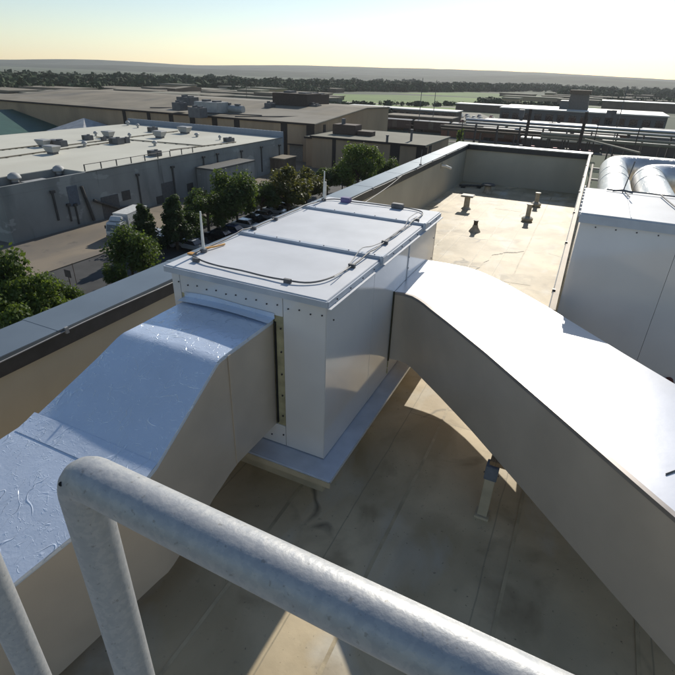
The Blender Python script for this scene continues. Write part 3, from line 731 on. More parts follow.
# diagonal conveyor like pipe and its bracket
a = at(80, 186, x=XE); b1 = at(93, 220, x=XE); c1 = at(92, 200, x=XE); d1 = at(118, 208, x=XE)
MB().tube([(XE+.25, a.y, a.z), (XE+.25, b1.y, b1.z)], .22, 6).build('downpipe', DP, t)
MB().tube([(XE+.35, c1.y, c1.z), (XE+.35, d1.y, d1.z), (XE+.35, d1.y+2.2, d1.z-.2)], .22, 6).build('downpipe', DP, t)
a = at(66, 187, x=XE); b1 = at(80, 203, x=XE)
MB().box(XE+.001, XE+.04, a.y, b1.y, b1.z-.2, a.z).build('panel', mat('grey_blue_panel', (.12, .14, .17), .7), t)
for px, py in ((190, 186), (160, 199), (256, 181), (126, 194)):
    a = at(px, py, x=XE); MB().box(XE+.001, XE+.06, a.y-.8, a.y+.8, a.z-.9, a.z+.5).build('door', DP, t)
for px in (110, 170, 225):
    a = at(px, 200, x=XE); MB().box(XE+.001, XE+.05, a.y-1.6, a.y+1.6, G+.05, G+3.2).build('door', mat('dock_door', (.10, .10, .10), .7), t)
# railing along the roof edge
t2 = thing('roof_railing', (XE-1, 70, WT), 'thin dark railing on short posts along the white roof edge', 'railing')
q = MB()
q.tube([(XE-.7, 51, WT+.9), (XE-.7, 74, WT+.9)], .05, 5); q.build('rail', DP, t2)
for k in range(9): MB().box(XE-.76, XE-.64, 51+k*2.87, 51.12+k*2.87, WT+.02, WT+.95).build('post', DP, t2)
plab = ['nearest, running in from the left edge', 'passing behind the middle hoods', 'crossing to the dark far corner', 'short one at the left edge behind the big hoods', 'short one near the right roof corner']
for i, (pa, pb) in enumerate((((0, 158), (112, 142)), ((60, 146), (178, 131)), ((96, 137), (205, 146)), ((0, 150), (60, 143)), ((170, 150), (236, 142)))):
    a = at(*pa, z=WT+.15); c = at(*pb, z=WT+.15); q = MB(); q.tube([(a.x, a.y, WT+.16), (c.x, c.y, WT+.16)], .10, 6)
    n = 10
    for k in range(n):
        p = Vector(a).lerp(Vector(c), (k+.5)/n); q.box(p.x-.2, p.x+.2, p.y-.12, p.y+.12, WT+.02, WT+.14)
    tag(q.build('roof_pipe', mat('roof_pipe_tan', (.22, .19, .14), .7)), 'brown roof pipe on blocks, '+plab[i], 'pipe', 'pipes across the white warehouse roof')
# block annex with a dark roof
a = at(214, 180, x=XE+4); c = at(255, 180, x=XE+4)
t = thing('block_annex', (XE+2, (a.y+c.y)/2, G), 'low grey block annex with dark flat roof against the warehouse wall', 'annex')
MB().box(XE+.2, XE+4, a.y, c.y, G, G+4.4).build('wall', BLOCK, t)
MB().box(XE+.15, XE+4.15, a.y-.15, c.y+.15, G+4.41, G+4.7).build('roof', mat('edge_dark', (.12, .12, .11)), t)
MB().box(XE+4.001, XE+4.05, c.y-4, c.y-2.6, G+.1, G+2.4).build('door', DP, t)
a = at(274, 172, z=G)
t = thing('dark_shed', (a.x, a.y, G), 'small dark shed at the far corner of the grey warehouse', 'shed')
MB().box(a.x-1, a.x+4, a.y-2, a.y+3, G, G+3.2).build('wall', DWALL, t); MB().box(a.x-1.2, a.x+4.2, a.y-2.2, a.y+3.2, G+3.21, G+3.45).build('roof', GROOF, t)

def rtu(px, py, w, d, h, dark, label, kind='box', rot=0):
    a = at(px, py, z=WT); w *= .66; d *= .66; h *= .68
    t = thing('rooftop_unit', (a.x, a.y, WT), label, 'rooftop unit', 'rooftop equipment on the white warehouse')
    z = WT+.02
    if kind == 'hood':
        MB().frustum(a.x, a.y, z, z+.35, w*.3, d*.3, w*.3, d*.3).build('curb', ACD, t)
        MB().frustum(a.x, a.y, z+.35, z+h, w*.34, d*.34, w*.5, d*.5).build('hood', ACW, t)
        MB().frustum(a.x, a.y, z+h+.001, z+h+.12, w*.52, d*.52, w*.45, d*.45).build('cap', ACW, t)
    elif kind == 'dome':
        lathe(MB(), (a.x, a.y, z), [(w*.22, 0), (w*.22, h*.4), (w*.42, h*.42), (w*.44, h*.55), (w*.34, h*.75), (w*.15, h*.86), (.05, h*.88)], 12).build('hood', ACW, t, smooth=True)
    else:
        MB().box(a.x-w/2, a.x+w/2, a.y-d/2, a.y+d/2, z, z+h).build('casing', ACD if dark else ACW, t, bevel=.05)
        MB().box(a.x-w*.4, a.x-w*.1, a.y-d/2-.04, a.y-d/2-.001, z+h*.2, z+h*.85).build('louvre', DP, t)
        lathe(MB(), (a.x+w*.2, a.y, z+h), [(w*.16, .01), (w*.16, .2), (w*.02, .2)], 10).build('fan_guard', ACD, t)
    return t
rtu(44, 147, 3.6, 2.4, 1.7, False, 'big pale hood, leftmost on the white roof', 'hood')
rtu(58, 146, 5.6, 2.2, 1.5, True, 'long dark box unit just right of the leftmost pale hood')
rtu(53, 154, 3.8, 2.6, 1.8, False, 'pale hood in front of the long dark box unit', 'hood')
rtu(85, 147, 1.8, 1.8, 1.7, False, 'round domed fan alone near the middle pipe of the white roof', 'dome')
rtu(96, 136, 1.6, 1.6, 1.6, False, 'round domed fan behind the middle hoods', 'dome')
rtu(88, 140, 2.8, 2, 1.3, True, 'squat dark box unit left of the middle hood')
rtu(109, 138, 3.3, 2.6, 1.8, False, 'pale hood in the middle of the white roof', 'hood')
rtu(117, 144, 3.6, 2.6, 1.6, True, 'wide dark unit at the centre of the white roof cluster')
rtu(126, 143, 2, 1.6, 1.4, True, 'small dark unit right of the wide central one')
rtu(130, 138, 1.4, 1.4, 1.7, False, 'domed fan in the clutter right of the centre', 'dome')
rtu(155, 146, 1.8, 1.8, 1.6, False, 'domed fan alone right of the cluster', 'dome')
rtu(155, 156, 3, 2.2, 1.3, True, 'dark box unit close to the roof edge railing')
rtu(153, 132, 3.2, 2, 1.5, True, 'dark box unit near the blue parapet')
rtu(160, 138, 4.0, 2.6, 1.9, False, 'large pale hood right of the centre', 'hood')
rtu(185, 133.5, 4.4, 3, 2.0, False, 'large pale hood near the blue parapet', 'hood')
rtu(197, 137, 2, 2, 1.4, False, 'domed fan beside the large pale hood near the parapet', 'dome')
rtu(229, 142, 3, 2, 1.2, True, 'dark box unit near the far right roof corner')
rtu(220, 140, 1.2, 1.2, 1.6, False, 'slim domed fan near the far right roof corner', 'dome')
rtu(128, 125.5, 2, 2, 1.9, False, 'domed fan at the far left end of the blue parapet', 'dome')
rtu(138, 128, 1.6, 1.6, 1.7, False, 'domed fan standing next to the far left end one', 'dome')
rtu(104, 141, 1.2, 1.2, 1.1, True, 'tiny dark unit between the middle hoods')
for (px, py) in ((16, 184), (60, 176)):
    a = at(px, py, z=-9.0)
    t = thing('roof_fan', (a.x, a.y, -9), 'round dome fan on the low grey roof, %s' % ('left of its twin' if px < 30 else 'right of its twin'), 'fan', 'dome fans on the low grey roof')
    lathe(MB(), (a.x, a.y, -9.02), [(.45, 0), (.45, .7), (.8, .72), (.85, .85), (.7, 1.25), (.3, 1.5), (.05, 1.52)], 14).build('hood', ACW, t, smooth=True)
    lathe(MB(), (a.x, a.y, -9.02), [(.52, 0), (.52, .35)], 14).build('curb', ACD, t)
a = at(38, 183, z=-9.0)
tag(MB().box(a.x-1.2, a.x+1.2, a.y-1.6, a.y+1.6, -9.0, -8.7).build('skylight', ACW), 'flat pale skylight between the two dome fans', 'skylight')
# pyramid and green roof behind
a = at(84, 130, z=-9)
t = thing('pyramid_tent', (a.x-22, a.y+22, G), 'pale pyramid roof rising behind the white warehouse roof', 'pavilion')
px_, py_ = a.x-22, a.y+22
s_ = Vector((px_, py_, 0)).length/ Vector((a.x, a.y, 0)).length
pk = at(84, 118, x=px_); py_ = pk.y; 
MB().frustum(px_, py_, pk.z-3.4, pk.z, 7.5, 7.5, .05, .05).build('roof', PYR, t)
MB().box(px_-7, px_+7, py_-7, py_+7, G, pk.z-3.41).build('wall', DWALL, t)
pk = at(-6, 110, x=-175)
t = thing('green_roof_hall', (-175, pk.y, G), 'hall with dark green pitched roof at the far left', 'hall')
x, y, z = -175, pk.y, pk.z
q = MB(); q.v = [(x, y-30, z), (x, y+30, z), (x+40, y-30, z-7.5), (x+40, y+30, z-7.5), (x-40, y-30, z-7.5), (x-40, y+30, z-7.5)]
q.v += [(v[0], v[1], v[2]-.6) for v in q.v]
q.f = [(0, 2, 3, 1), (0, 1, 5, 4), (6, 7, 9, 8), (6, 10, 11, 7), (0, 4, 10, 6), (0, 6, 8, 2), (1, 3, 9, 7), (1, 7, 11, 5), (2, 8, 9, 3), (4, 5, 11, 10)]
q.build('roof', GREENR, t)
MB().box(x-38, x+38, y-29, y+29, G, z-8.2).build('wall', DWALL, t)

# ================================================================== BROWN WAREHOUSES
def brown(name_label, x0, x1, y0, y1, ze, zr, strips, roofm=GROOF, wallm=BWALL, pitch=True, zdark=2.0):
    t = thing('brown_warehouse', ((x0+x1)/2, (y0+y1)/2, G), name_label, 'warehouse')
    ym = y0+(y1-y0)*.62
    q = MB()   # walls with gable profile
    prof = [(y0, G), (y0, ze), (ym, zr), (y1, zr-.6), (y1, G)] if pitch else [(y0, G), (y0, ze), (y1, ze), (y1, G)]
    k = len(prof)
    q.v = [(x0, a, b) for a, b in prof]+[(x1, a, b) for a, b in prof]
    q.f = [tuple(range(k)), tuple(range(k, 2*k))[::-1]]+[(i, (i+1) % k, k+(i+1) % k, k+i) for i in range(k)]
    q.build('wall', wallm, t)
    rp = prof[1:-1]; q = MB(); k = len(rp)
    rp2 = [(a+(-.35 if i == 0 else (.35 if i == k-1 else 0)), b) for i, (a, b) in enumerate(rp)]
    q.v = [(xx, a, b+dz) for dz in (.02, .35) for xx in (x0-.3, x1+.3) for a, b in rp2]
    def id_(d, s, i): return d*2*k+s*k+i
    for i in range(k-1):
        q.f += [(id_(0, 0, i), id_(0, 0, i+1), id_(0, 1, i+1), id_(0, 1, i)), (id_(1, 0, i), id_(1, 1, i), id_(1, 1, i+1), id_(1, 0, i+1))]
        for s in (0, 1): q.f.append((id_(0, s, i), id_(0, s, i+1), id_(1, s, i+1), id_(1, s, i)))
    for i in (0, k-1): q.f.append((id_(0, 0, i), id_(0, 1, i), id_(1, 1, i), id_(1, 0, i)))
    q.build('roof', roofm, t)
    MB().box(x0-.35, x1+.35, y0-.42, y0-.36, ze-.1, ze+.36).build('eaves_trim', BSTRIP, t)
    for xs, w in strips:
        MB().box(xs-w/2, xs+w/2, y0-.12, y0-.001, G, ze-.05).build('pilaster', BSTRIP, t)
    return t
yb = 116.6
BIG = t = brown('big brown panelled warehouse with dark vertical strips, behind the grey one', -190, -62.2, yb, 168, -6.2, -3.9,
      [(at(p, 125, y=yb).x, w) for p, w in ((126, 1.2), (150, 1.2), (172, 1.5), (193, 1.7), (215, 1.7), (237, 1.7), (284, 1.8), (310.5, 2.2))])
MB().box(-62.199, -62.1, 121.5, 122.8, G, -6.4).build('pilaster', BSTRIP, t); MB().box(-62.199, -62.1, 133, 134.6, G, -5.6).build('pilaster', BSTRIP, t)
MB().box(-62.199, -62.05, 117, 168, -14.9, -13.2).build('dado', DWALL, t)
q = MB(); q.quad((-61.88, yb-.3, -5.84), (-61.88, 148.5, -3.54), (-61.80, 148.5, -3.70), (-61.80, yb-.3, -6.0)); q.build('barge_board', PALE, t)
# roof plant on it
def plant(px, py, zt, w, d, h, m, label, cyl=False):
    a = at(px, py, z=zt)
    t = thing('roof_plant', (a.x, a.y, zt-.6), label, 'rooftop unit', 'plant on the brown warehouse roofs')
    if cyl: q = MB(); q.tube([(a.x-w/2, a.y, zt+h/2), (a.x+w/2, a.y, zt+h/2)], h/2, 12); q.build('tank', m, t, smooth=True)
    else: MB().box(a.x-w/2, a.x+w/2, a.y-d/2, a.y+d/2, zt-.6, zt+h).build('casing', m, t, bevel=.08)
    MB().box(a.x-w*.3, a.x-w*.1, a.y-d*.2, a.y+d*.2, zt+h+.001, zt+h+.5).build('stack', ACD, t)
    MB().box(a.x+w*.15, a.x+w*.35, a.y-d*.25, a.y+d*.2, zt+h+.001, zt+h+.35).build('cap', ACD, t)
    return t
plant(212, 112, -5.4, 8, 5, 2.6, ACW, 'pale box plant in the middle of the brown roof')
plant(233, 113, -5.5, 7, 2.2, 2.0, ACW, 'pale horizontal tank beside the box plant on the brown roof', True)
plant(198, 115, -5.6, 4, 3, 1.8, ACD, 'small dark box plant left of the pale ones')
plant(297, 106, -4.2, 12, 9, 3.6, mat('dark_penthouse', (.07, .05, .04), .8), 'dark brown penthouse on the brown roof')
plant(318, 104.5, -4.0, 5, 6, 3.0, mat('dark_penthouse', (.07, .05, .04), .8), 'narrow dark box next to the brown roof penthouse')
plant(270, 109, -4.8, 2.4, 2.4, 1.6, ACD, 'little dark vent box left of the penthouse')
plant(315, 110.5, -5.0, 3, 3, 1.6, ACD, 'little dark vent box near the right edge of the brown roof')
plant(188, 103, -3.9, 5, 4, 1.6, ACD, 'dark box near the far ridge of the brown roof')
plant(180, 108, -4.6, 3, 3, 1.4, ACD, 'dark vent box at the left part of the brown roof')
q = MB()
for i, (a_, b_) in enumerate((((200, 113), (262, 116)), ((235, 117), (300, 117)), ((150, 108), (230, 109)), ((250, 112), (325, 117)))):
    a = at(*a_, z=-5.4); c = at(*b_, z=-5.4); q = MB(); q.tube([(a.x, a.y, -5.3), (c.x, c.y, -5.3)], .14, 5)
    tag(q.build('roof_pipe', DP), 'thin dark pipe on the big brown roof, '+['running right from the pale box plant', 'lying nearest the roof corner', 'far left one', 'running towards the right gable'][i], 'pipe', 'pipes on the brown warehouse roof')
for k_, px_ in enumerate((200, 224, 260, 296)):
    xx = at(px_, 125, y=yb).x; MB().box(xx-1.9, xx+1.9, yb-.06, yb-.001, G, G+3.9).build('dock_door', mat('dock_door_grey', (.20, .19, .17), .7), BIG)
    MB().box(xx-2.1, xx+2.1, yb-1.0, yb-.07, G+3.95, G+4.1).build('dock_canopy', BSTRIP, BIG)
# lower brown building in front
t = brown('low brown building with tan roof in front of the big brown one', -59.5, -32.2, 110.5, 131, -8.15, -7.4,
      [(at(p, 150, y=110.5).x, w) for p, w in ((334, .9), (395, 2.2), (422, 2.4))], roofm=TROOF, pitch=False)
MB().box(-32.199, -32.1, 114, 116, G, -8.3).build('door', BSTRIP, t)
for px, py, h, lab in ((411, 141, 2.2, 'short pipe stack at the right of the tan roof'), (387, 142, 1.2, 'stubby vent left of the stack on the tan roof')):
    a = at(px, py, z=-7.8); tag(lathe(MB(), (a.x, a.y, -7.8), [(.28, 0), (.28, h), (.36, h), (.36, h+.25)], 8).build('roof_vent', ACD), lab, 'vent')
a = at(347, 134, z=-7.8)
t = thing('roof_plant', (a.x, a.y, -7.8), 'rusty dark plant cluster at the left corner of the tan roof', 'rooftop unit')
MB().box(a.x-3, a.x+3, a.y-2, a.y+2, -7.78, -5.6).build('casing', mat('rusty_plant', (.09, .06, .045), .8), t, bevel=.1)
MB().box(a.x+3.2, a.x+7, a.y-1.2, a.y+1, -7.78, -6.8).build('duct', mat('rusty_plant', (.09, .06, .045)), t)
MB().tube([(a.x-1, a.y, -5.6), (a.x-1, a.y, -4.4)], .5, 8).build('stack', ACD, t)
# lower brown yard block joining them
brown('low brown wing between the big brown warehouse and the tan roofed one', -61.9, -59.8, 112, 130, -8.6, -8.6, [], roofm=TROOF, pitch=False)
# rows of dark warehouses at the upper left
def rowbuild(px0, px1, pyb, pyt, depth, label, strips=True, roofm=GROOF, wallm=DWALL, y=None):
    """building whose front foot runs through photo row pyb and eave through pyt"""
    f = gp((px0+px1)/2, pyb); y = f.y; x0 = at(px0, pyb, y=y).x; x1 = at(px1, pyb, y=y).x
    zt = at((px0+px1)/2, pyt, y=y).z
    w = x1-x0; n = max(2, int(w/14))
    return brown(label, x0, x1, y, y+depth, zt, zt+1.2, [(x0+w*(i+.5)/n, 1.4) for i in range(n)] if strips else [], roofm, wallm)
rowbuild(24, 166, 128, 113, 45, 'dark brown warehouse with strips behind the white roof, left')
rowbuild(-60, 60, 116, 108, 34, 'dark low warehouse at the far left edge of the view')
rowbuild(60, 200, 107, 101, 50, 'long dark flat warehouse behind the left brown ones')
rowbuild(-60, 90, 103, 98, 60, 'long dark shed beyond the far left warehouse')
rowbuild(-60, 64, 94.5, 91, 60, 'distant dark shed at upper left with pale road behind', False)
t = rowbuild(92, 200, 97.5, 94.2, 60, 'distant flat dark shed behind the long warehouses', False)
t = rowbuild(168, 176, 97, 89, 30, 'distant square dark block left of the brown roof ridge', False)

# ================================================================== RAIL YARD AND FAR SHEDS (right half)
ROOFP = mat('far_pale_roof', (.56, .55, .50), .55, .0, .08, .2)
METR = mat('far_metal_roof', (.50, .50, .50), .33, .85, .08, .3)
def shed(px0, px1, pyb, h, depth, label, roofm, wallm=DWALL, windows=0, name='shed', cat='shed'):
    f = gp((px0+px1)/2, pyb); y = f.y; x0 = at(px0, pyb, y=y).x; x1 = at(px1, pyb, y=y).x
    t = thing(name, ((x0+x1)/2, y+depth/2, G), label, cat)
    MB().box(x0, x1, y, y+depth, G, G+h).build('wall', wallm, t)
    MB().box(x0-.5, x1+.5, y-.5, y+depth+.5, G+h+.01, G+h+.5).build('roof', roofm, t)
    for k in range(windows):
        xx = x0+(x1-x0)*(k+.5)/windows
        MB().box(xx-(x1-x0)/windows*.32, xx+(x1-x0)/windows*.32, y-.08, y-.001, G+h*.45, G+h*.8).build('window', GLASS, t)
    return t, x0, x1, y
t, xa, xb, yy = shed(497, 664, 131, 7.5, 34, 'long building with bright white roof carrying a square tower', ROOFP, mat('far_grey_wall', (.13, .125, .12), .8), 14, 'long_building', 'building')
# tower on it
pt = at(578, 112, z=G+8); ty = yy+18
tx0, tx1 = at(566, 110, y=ty).x, at(588, 110, y=ty).x; tz = at(577, 90, y=ty).z
t = thing('square_tower', ((tx0+tx1)/2, ty, G+7), 'dark square tower standing on the long white roof', 'tower')
MB().frustum((tx0+tx1)/2, ty, G+7, tz-1.5, (tx1-tx0)/2, 5, (tx1-tx0)/2*.82, 4.2).build('shaft', mat('tower_brown', (.16, .14, .12), .8), t)
MB().box((tx0+tx1)/2-(tx1-tx0)*.48, (tx0+tx1)/2+(tx1-tx0)*.48, ty-5, ty+5, tz-1.49, tz).build('cap', DWALL, t)
MB().box(tx0-3, tx0+1, ty-5, ty+4, G+8, G+11.5).build('annex', ACD, t)
for px, lab in ((521, 'left'), (613, 'right of the tower'), (608, 'just right of the tower')):
    a = at(px, 117, z=G+8); h = 2.4
    t = thing('roof_plant', (a.x, a.y, G+7.9), 'small dark vent on the long white roof, %s' % lab, 'rooftop unit')
    MB().box(a.x-.9, a.x+.9, a.y-.9, a.y+.9, G+8, G+8+h).build('casing', ACD, t)
shed(600, 700, 112, 6, 20, 'grey shed behind the long white roofed building at the right', METR)
shed(455, 520, 112.5, 4, 14, 'low pale shed left of the long white roof', ROOFP)
shed(345, 455, 120.5, 5, 12, 'long narrow shed with pale roof beyond the brown buildings', ROOFP, DWALL, 16)
shed(480, 690, 143, 5.0, 7, 'long narrow shed with shiny metal roof glinting in the sun', METR, DWALL, 0)
shed(520, 600, 150, 2.6, 3, 'low pipe gallery with shiny top beyond the far parapet', METR, RUST)
shed(440, 560, 141, 3.2, 6, 'low flat shed with brownish wall beyond the parapet', TROOF, mat('brick_far', (.22, .10, .06), .8))
shed(385, 450, 131, 5, 10, 'dark shed behind the tan roofed building', GROOF)
shed(600, 720, 156, 3, 6, 'flat shed at the right behind the silver ducts', METR, RUST)
shed(540, 700, 104, 4, 16, 'distant low shed in front of the right hill', GROOF)
# freight wagons in rows
def wagon_proto(loc, L_, label, m):
    t = thing('freight_wagon', loc, label, 'wagon', 'freight wagons on the sidings')
    x, y, z = loc
    MB().box(x-L_/2, x+L_/2, y-1.5, y+1.5, z+1.1, z+4.1).build('body', m, t)
    MB().frustum(x, y, z+4.11, z+4.4, L_/2+.1, 1.6, L_/2-.1, .7).build('roof', ACW, t)
    for s in (-1, 1): MB().box(x+s*L_*.36-1.1, x+s*L_*.36+1.1, y-1.2, y+1.2, z+.05, z+1.09).build('bogie', BLACK, t)
    MB().box(x-1, x+1, y-1.56, y-1.501, z+1.3, z+3.9).build('door', DWALL, t)
    return t
WM = [mat('wagon_brown', (.10, .06, .045), .8), mat('wagon_grey', (.14, .14, .14), .7), mat('wagon_rust', (.16, .075, .04), .8), mat('wagon_blue', (.05, .09, .16), .7)]
protos = {}; WC = {}
WR = {1: 'in the row under the rusty pipe bridge', 2: 'in the row just above the far parapet corner', 3: 'in the long row below the long white roof', 4: 'in the row left behind the tan roof', 5: 'in the nearest row behind the far parapet',
      6: 'in the row behind the silver ducts', 8: 'in the row beside the far car park', 9: 'in the far row at the right edge'}
def wagons(px0, px1, py, seed, gap=.12):
    r = random.Random(seed); f = gp((px0+px1)/2, py); y = f.y; x = at(px0, py, y=y).x; x1 = at(px1, py, y=y).x
    while x < x1:
        k = r.choice([0, 0, 1, 1, 2, 3]); L_ = 14
        if r.random() > gap:
            cnt = WC.get((seed, k), 0); WC[(seed, k)] = cnt+1
            lab = '%s %s freight wagon %s' % (['leftmost', 'second', 'third', 'fourth', 'fifth', 'sixth', 'seventh', 'eighth', 'ninth'][min(cnt, 8)], ['dark brown', 'grey', 'rusty red', 'dark blue'][k], WR[seed])
            if k not in protos: protos[k] = wagon_proto((0, 0, G), L_, lab, WM[k]); dd = protos[k]; dd.location = (x, y, G)
            else: dup(protos[k], (x, y, G), 0, lab, 'freight wagons on the sidings')
        x += 15.2
wagons(395, 500, 134, 1); wagons(445, 530, 137.5, 2); wagons(500, 690, 136.5, 3); wagons(345, 420, 126, 4, .3); wagons(500, 640, 147, 5, .25); wagons(600, 720, 150.5, 6, .2); wagons(450, 520, 128, 8, .4); wagons(640, 700, 128, 9, .3)
for k, (pa, pb) in enumerate((((330, 128), (700, 160)), ((330, 123.5), (700, 148)), ((420, 139), (640, 158)))):
    a, c = gp(*pa), gp(*pb); y = (a.y+c.y)/2
    struct('rail_track', MB().box(-120, 90, y-2.2, y+2.2, G-.2, G+.10), mat('ballast', (.16, .14, .12), .95, 0, .2, .5))

# ================================================================== CARS
def car(loc, rz, label, m, group, cat='car', van=False):
    t = thing('parked_car', (0, 0, 0), label, cat, group)
    h = 1.42; q = MB()
    pr = [(-2.2, .35), (-2.2, .85), (-1.95, .95), (-1.45, 1.0), (2.0, .82), (2.2, .62), (2.2, .35)]
    k = len(pr); q.v = [(a, s*.88, b) for s in (-1, 1) for a, b in pr]
    q.f = [tuple(range(k)), tuple(range(k, 2*k))[::-1]]+[(i, (i+1) % k, k+(i+1) % k, k+i) for i in range(k)]
    q.build('body', m, t, bevel=.06)
    gq = MB(); gq.frustum(-.25, 0, .93, h-.06, 1.35, .80, .85, .64); gq.build('windows', GLASS, t, bevel=.04)
    MB().frustum(-.28, 0, h-.055, h, .85, .64, .75, .58).build('roof', m, t)
    for sx in (-1.35, 1.35):
        for sy in (-1, 1):
            w = MB(); w.tube([(sx, sy*.72, .32), (sx, sy*.92, .32)], .32, 12); w.build('wheel', TYRE, t)
    for sy in (-.6, .6): MB().box(2.19, 2.24, sy-.18, sy+.18, .60, .74).build('headlight', ACW, t)
    t.location = loc; t.rotation_euler = (0, 0, rz); return t
PAINT = {n_: mat('car_'+n_, c_, .25, .3, .03, 1, coat=.6) for n_, c_ in (('white', (.6, .6, .6)), ('silver', (.35, .36, .37)), ('black', (.02, .02, .022)), ('red', (.25, .03, .03)), ('blue', (.04, .07, .16)), ('tan', (.3, .27, .2)))}
cp = {n_: None for n_ in PAINT}
def putcar(n_, x, y, rz, label, group):
    if cp[n_] is None: cp[n_] = car((x, y, G+.02), rz, label, PAINT[n_], group)
    else: dup(cp[n_], (x, y, G+.02), rz, label, group)
gname = 'cars parked along the street'
for px, py, n_, lab in ((164, 246, 'silver', 'silver car parked nearest, showing beside the broad round tree'), (158, 240, 'white', 'white car parked next to the nearest silver one'), (193, 250, 'silver', 'silver car parked just left of the near lightning rod'),
                        (186, 246, 'black', 'black car parked under the second small tree'), (222, 240, 'black', 'black car behind the unit edge, right of the near rod'), (234, 235, 'blue', 'dark blue car in the row behind the white unit'),
                        (247, 229, 'white', 'white car in the row behind the white unit'), (256, 224.5, 'black', 'black car right of the white one in the row'), (265, 219.5, 'silver', 'silver car farther along the row'), (276, 214.5, 'white', 'white car, farthest of the street row in view'),
                        (286, 211, 'tan', 'tan car half hidden by the hazy tree'), (352, 184, 'silver', 'silver car under the big bright green tree')):
    a = gp(px, py); putcar(n_, a.x, a.y, PI/2*.0+rnd.uniform(-.05, .05)+PI*.02, lab, gname)
# far car parks
r = random.Random(5); gname2 = 'cars in the far car parks'
names = list(PAINT)
done = 0
rown = iter(['nearer middle row left of the long white roof', 'nearer row left of the long white roof', 'front row left of the long white roof', 'back row beside the green field', 'front row beside the green field', 'back row left of the long white roof', 'row just behind the far parapet', 'row behind the silver ducts', 'row behind the tan roof'])
orde = ['leftmost', 'second', 'third', 'fourth', 'fifth', 'sixth', 'seventh', 'eighth', 'ninth', 'tenth', 'eleventh', 'twelfth', 'thirteenth', 'fourteenth']
for (px0, px1, py) in ((455, 500, 119), (455, 500, 121), (456, 500, 123.5), (350, 450, 112.5), (350, 450, 114.5), (455, 495, 117), (520, 590, 152.5), (600, 660, 143.5), (360, 440, 124.5)):
    f = gp((px0+px1)/2, py); x = at(px0, py, y=f.y).x; xe_ = at(px1, py, y=f.y).x; rn = next(rown); cc = {}
    while x < xe_ and done < 190:
        if r.random() < .75:
            n_ = r.choice(['white', 'silver', 'silver', 'white', 'black', 'red', 'blue', 'tan'])
            cc[n_] = cc.get(n_, -1)+1; putcar(n_, x, f.y+r.uniform(-.5, .5), PI/2+r.uniform(-.04, .04), '%s %s car in the %s' % (orde[min(cc[n_], 13)], n_, rn), gname2); done += 1
        x += 3.4

# ================================================================== TRUCK
a = at(116, 241, z=G); bdir = at(146, 226, z=G)
t = thing('box_truck', (0, 0, 0), 'white box truck parked by the grey warehouse wall, cab towards the camera', 'truck')
MB().box(-1.2, 1.2, .4, 6.0, 1.15, 3.45).build('cargo_box', TRUCKW, t, bevel=.04)
MB().box(-1.22, 1.22, .38, 6.02, 3.451, 3.50).build('box_roof', mat('box_roof', (.6, .6, .57), .6), t)
q = MB(); pr = [(-2.0, .55), (-2.05, 1.35), (-1.75, 2.35), (-1.55, 2.62), (.2, 2.75), (.2, .55)]
k = len(pr); q.v = [(s*1.08, a_, b_) for s in (-1, 1) for a_, b_ in pr]
q.f = [tuple(range(k)), tuple(range(k, 2*k))[::-1]]+[(i, (i+1) % k, k+(i+1) % k, k+i) for i in range(k)]
cabo = q.build('cab', TRUCKW, t, bevel=.06)
q = MB(); q.v = [(-.95, -2.07, 1.42), (.95, -2.07, 1.42), (.90, -1.79, 2.36), (-.90, -1.79, 2.36)]; q.f = [(0, 1, 2, 3)]; q.v += [(v[0], v[1]+.03, v[2]) for v in q.v]; q.f += [(7, 6, 5, 4)]
q.build('windscreen', GLASS, t)
for s in (-1, 1):
    MB().box(min(s*1.085, s*1.11), max(s*1.085, s*1.11), -1.5, -.5, 1.5, 2.3).build('side_window', GLASS, t)
    MB().box(min(s*1.12, s*1.35), max(s*1.12, s*1.35), -1.75, -1.66, 1.7, 2.15).build('mirror', BLACK, t)
    MB().box(s*.8-.18, s*.8+.18, -2.06, -2.0, .85, 1.05).build('headlight', ACW, t)
    for y in (-1.1, 4.6):
        w = MB(); w.tube([(s*.8, y, .48), (s*1.12, y, .48)], .48, 14); w.build('wheel', TYRE, t)
q = MB(); q.frustum(0, -.55, 2.76, 3.35, .95, .65, .85, .15); q.build('roof_fairing', TRUCKW, t, bevel=.04)
MB().box(-1.1, 1.1, -2.12, -2.06, .50, .80).build('bumper', ACD, t)
MB().box(-.45, .45, .3, 5.9, .7, 1.14).build('chassis', BLACK, t)
MB().box(1.201, 1.215, 1.0, 4.6, 1.75, 2.15).build('side_stripe', ACD, t)
t.location = (a.x-.6, a.y+1.6, G+.02); t.rotation_euler = (0, 0, math.atan2(bdir.y-a.y, bdir.x-a.x)-PI/2); t.scale = (.9, .9, .88)

# ================================================================== STREET LAMP, SIGN, POLES
a = at(14, 335, z=G); 
lx, ly = -38.8, 24.6
pz = at(53, 280, x=lx+.9)
t = thing('street_lamp', (lx, pz.y, G), 'street lamp with curved arm rising out of the near left trees', 'street lamp')
q = MB(); q.tube([(lx-1.2, pz.y-2.4, G), (lx-1.2, pz.y-2.4, pz.z-1.2)], .09, 8); q.build('pole', STEEL, t)
q = MB(); q.tube([(lx-1.2, pz.y-2.4, pz.z-1.2), (lx-.9, pz.y-1.9, pz.z-.5), (lx-.3, pz.y-1.0, pz.z-.05), (lx+.7, pz.y, pz.z)], .06, 8); q.build('arm', STEEL, t)
q = MB(); q.tube([(lx+.3, pz.y-.4, pz.z), (lx+.6, pz.y-.1, pz.z+.03), (lx+.95, pz.y+.25, pz.z)], [.10, .2, .12], 10); q.build('lamp_head', BLACK, t)
a = gp(72, 291); 
t = thing('road_sign', (a.x, a.y, G), 'small square sign on a thin post at the yard corner', 'sign')
q = MB(); q.tube([(a.x, a.y, G), (a.x, a.y, G+2.2)], .05, 6); q.build('post', RUST, t)
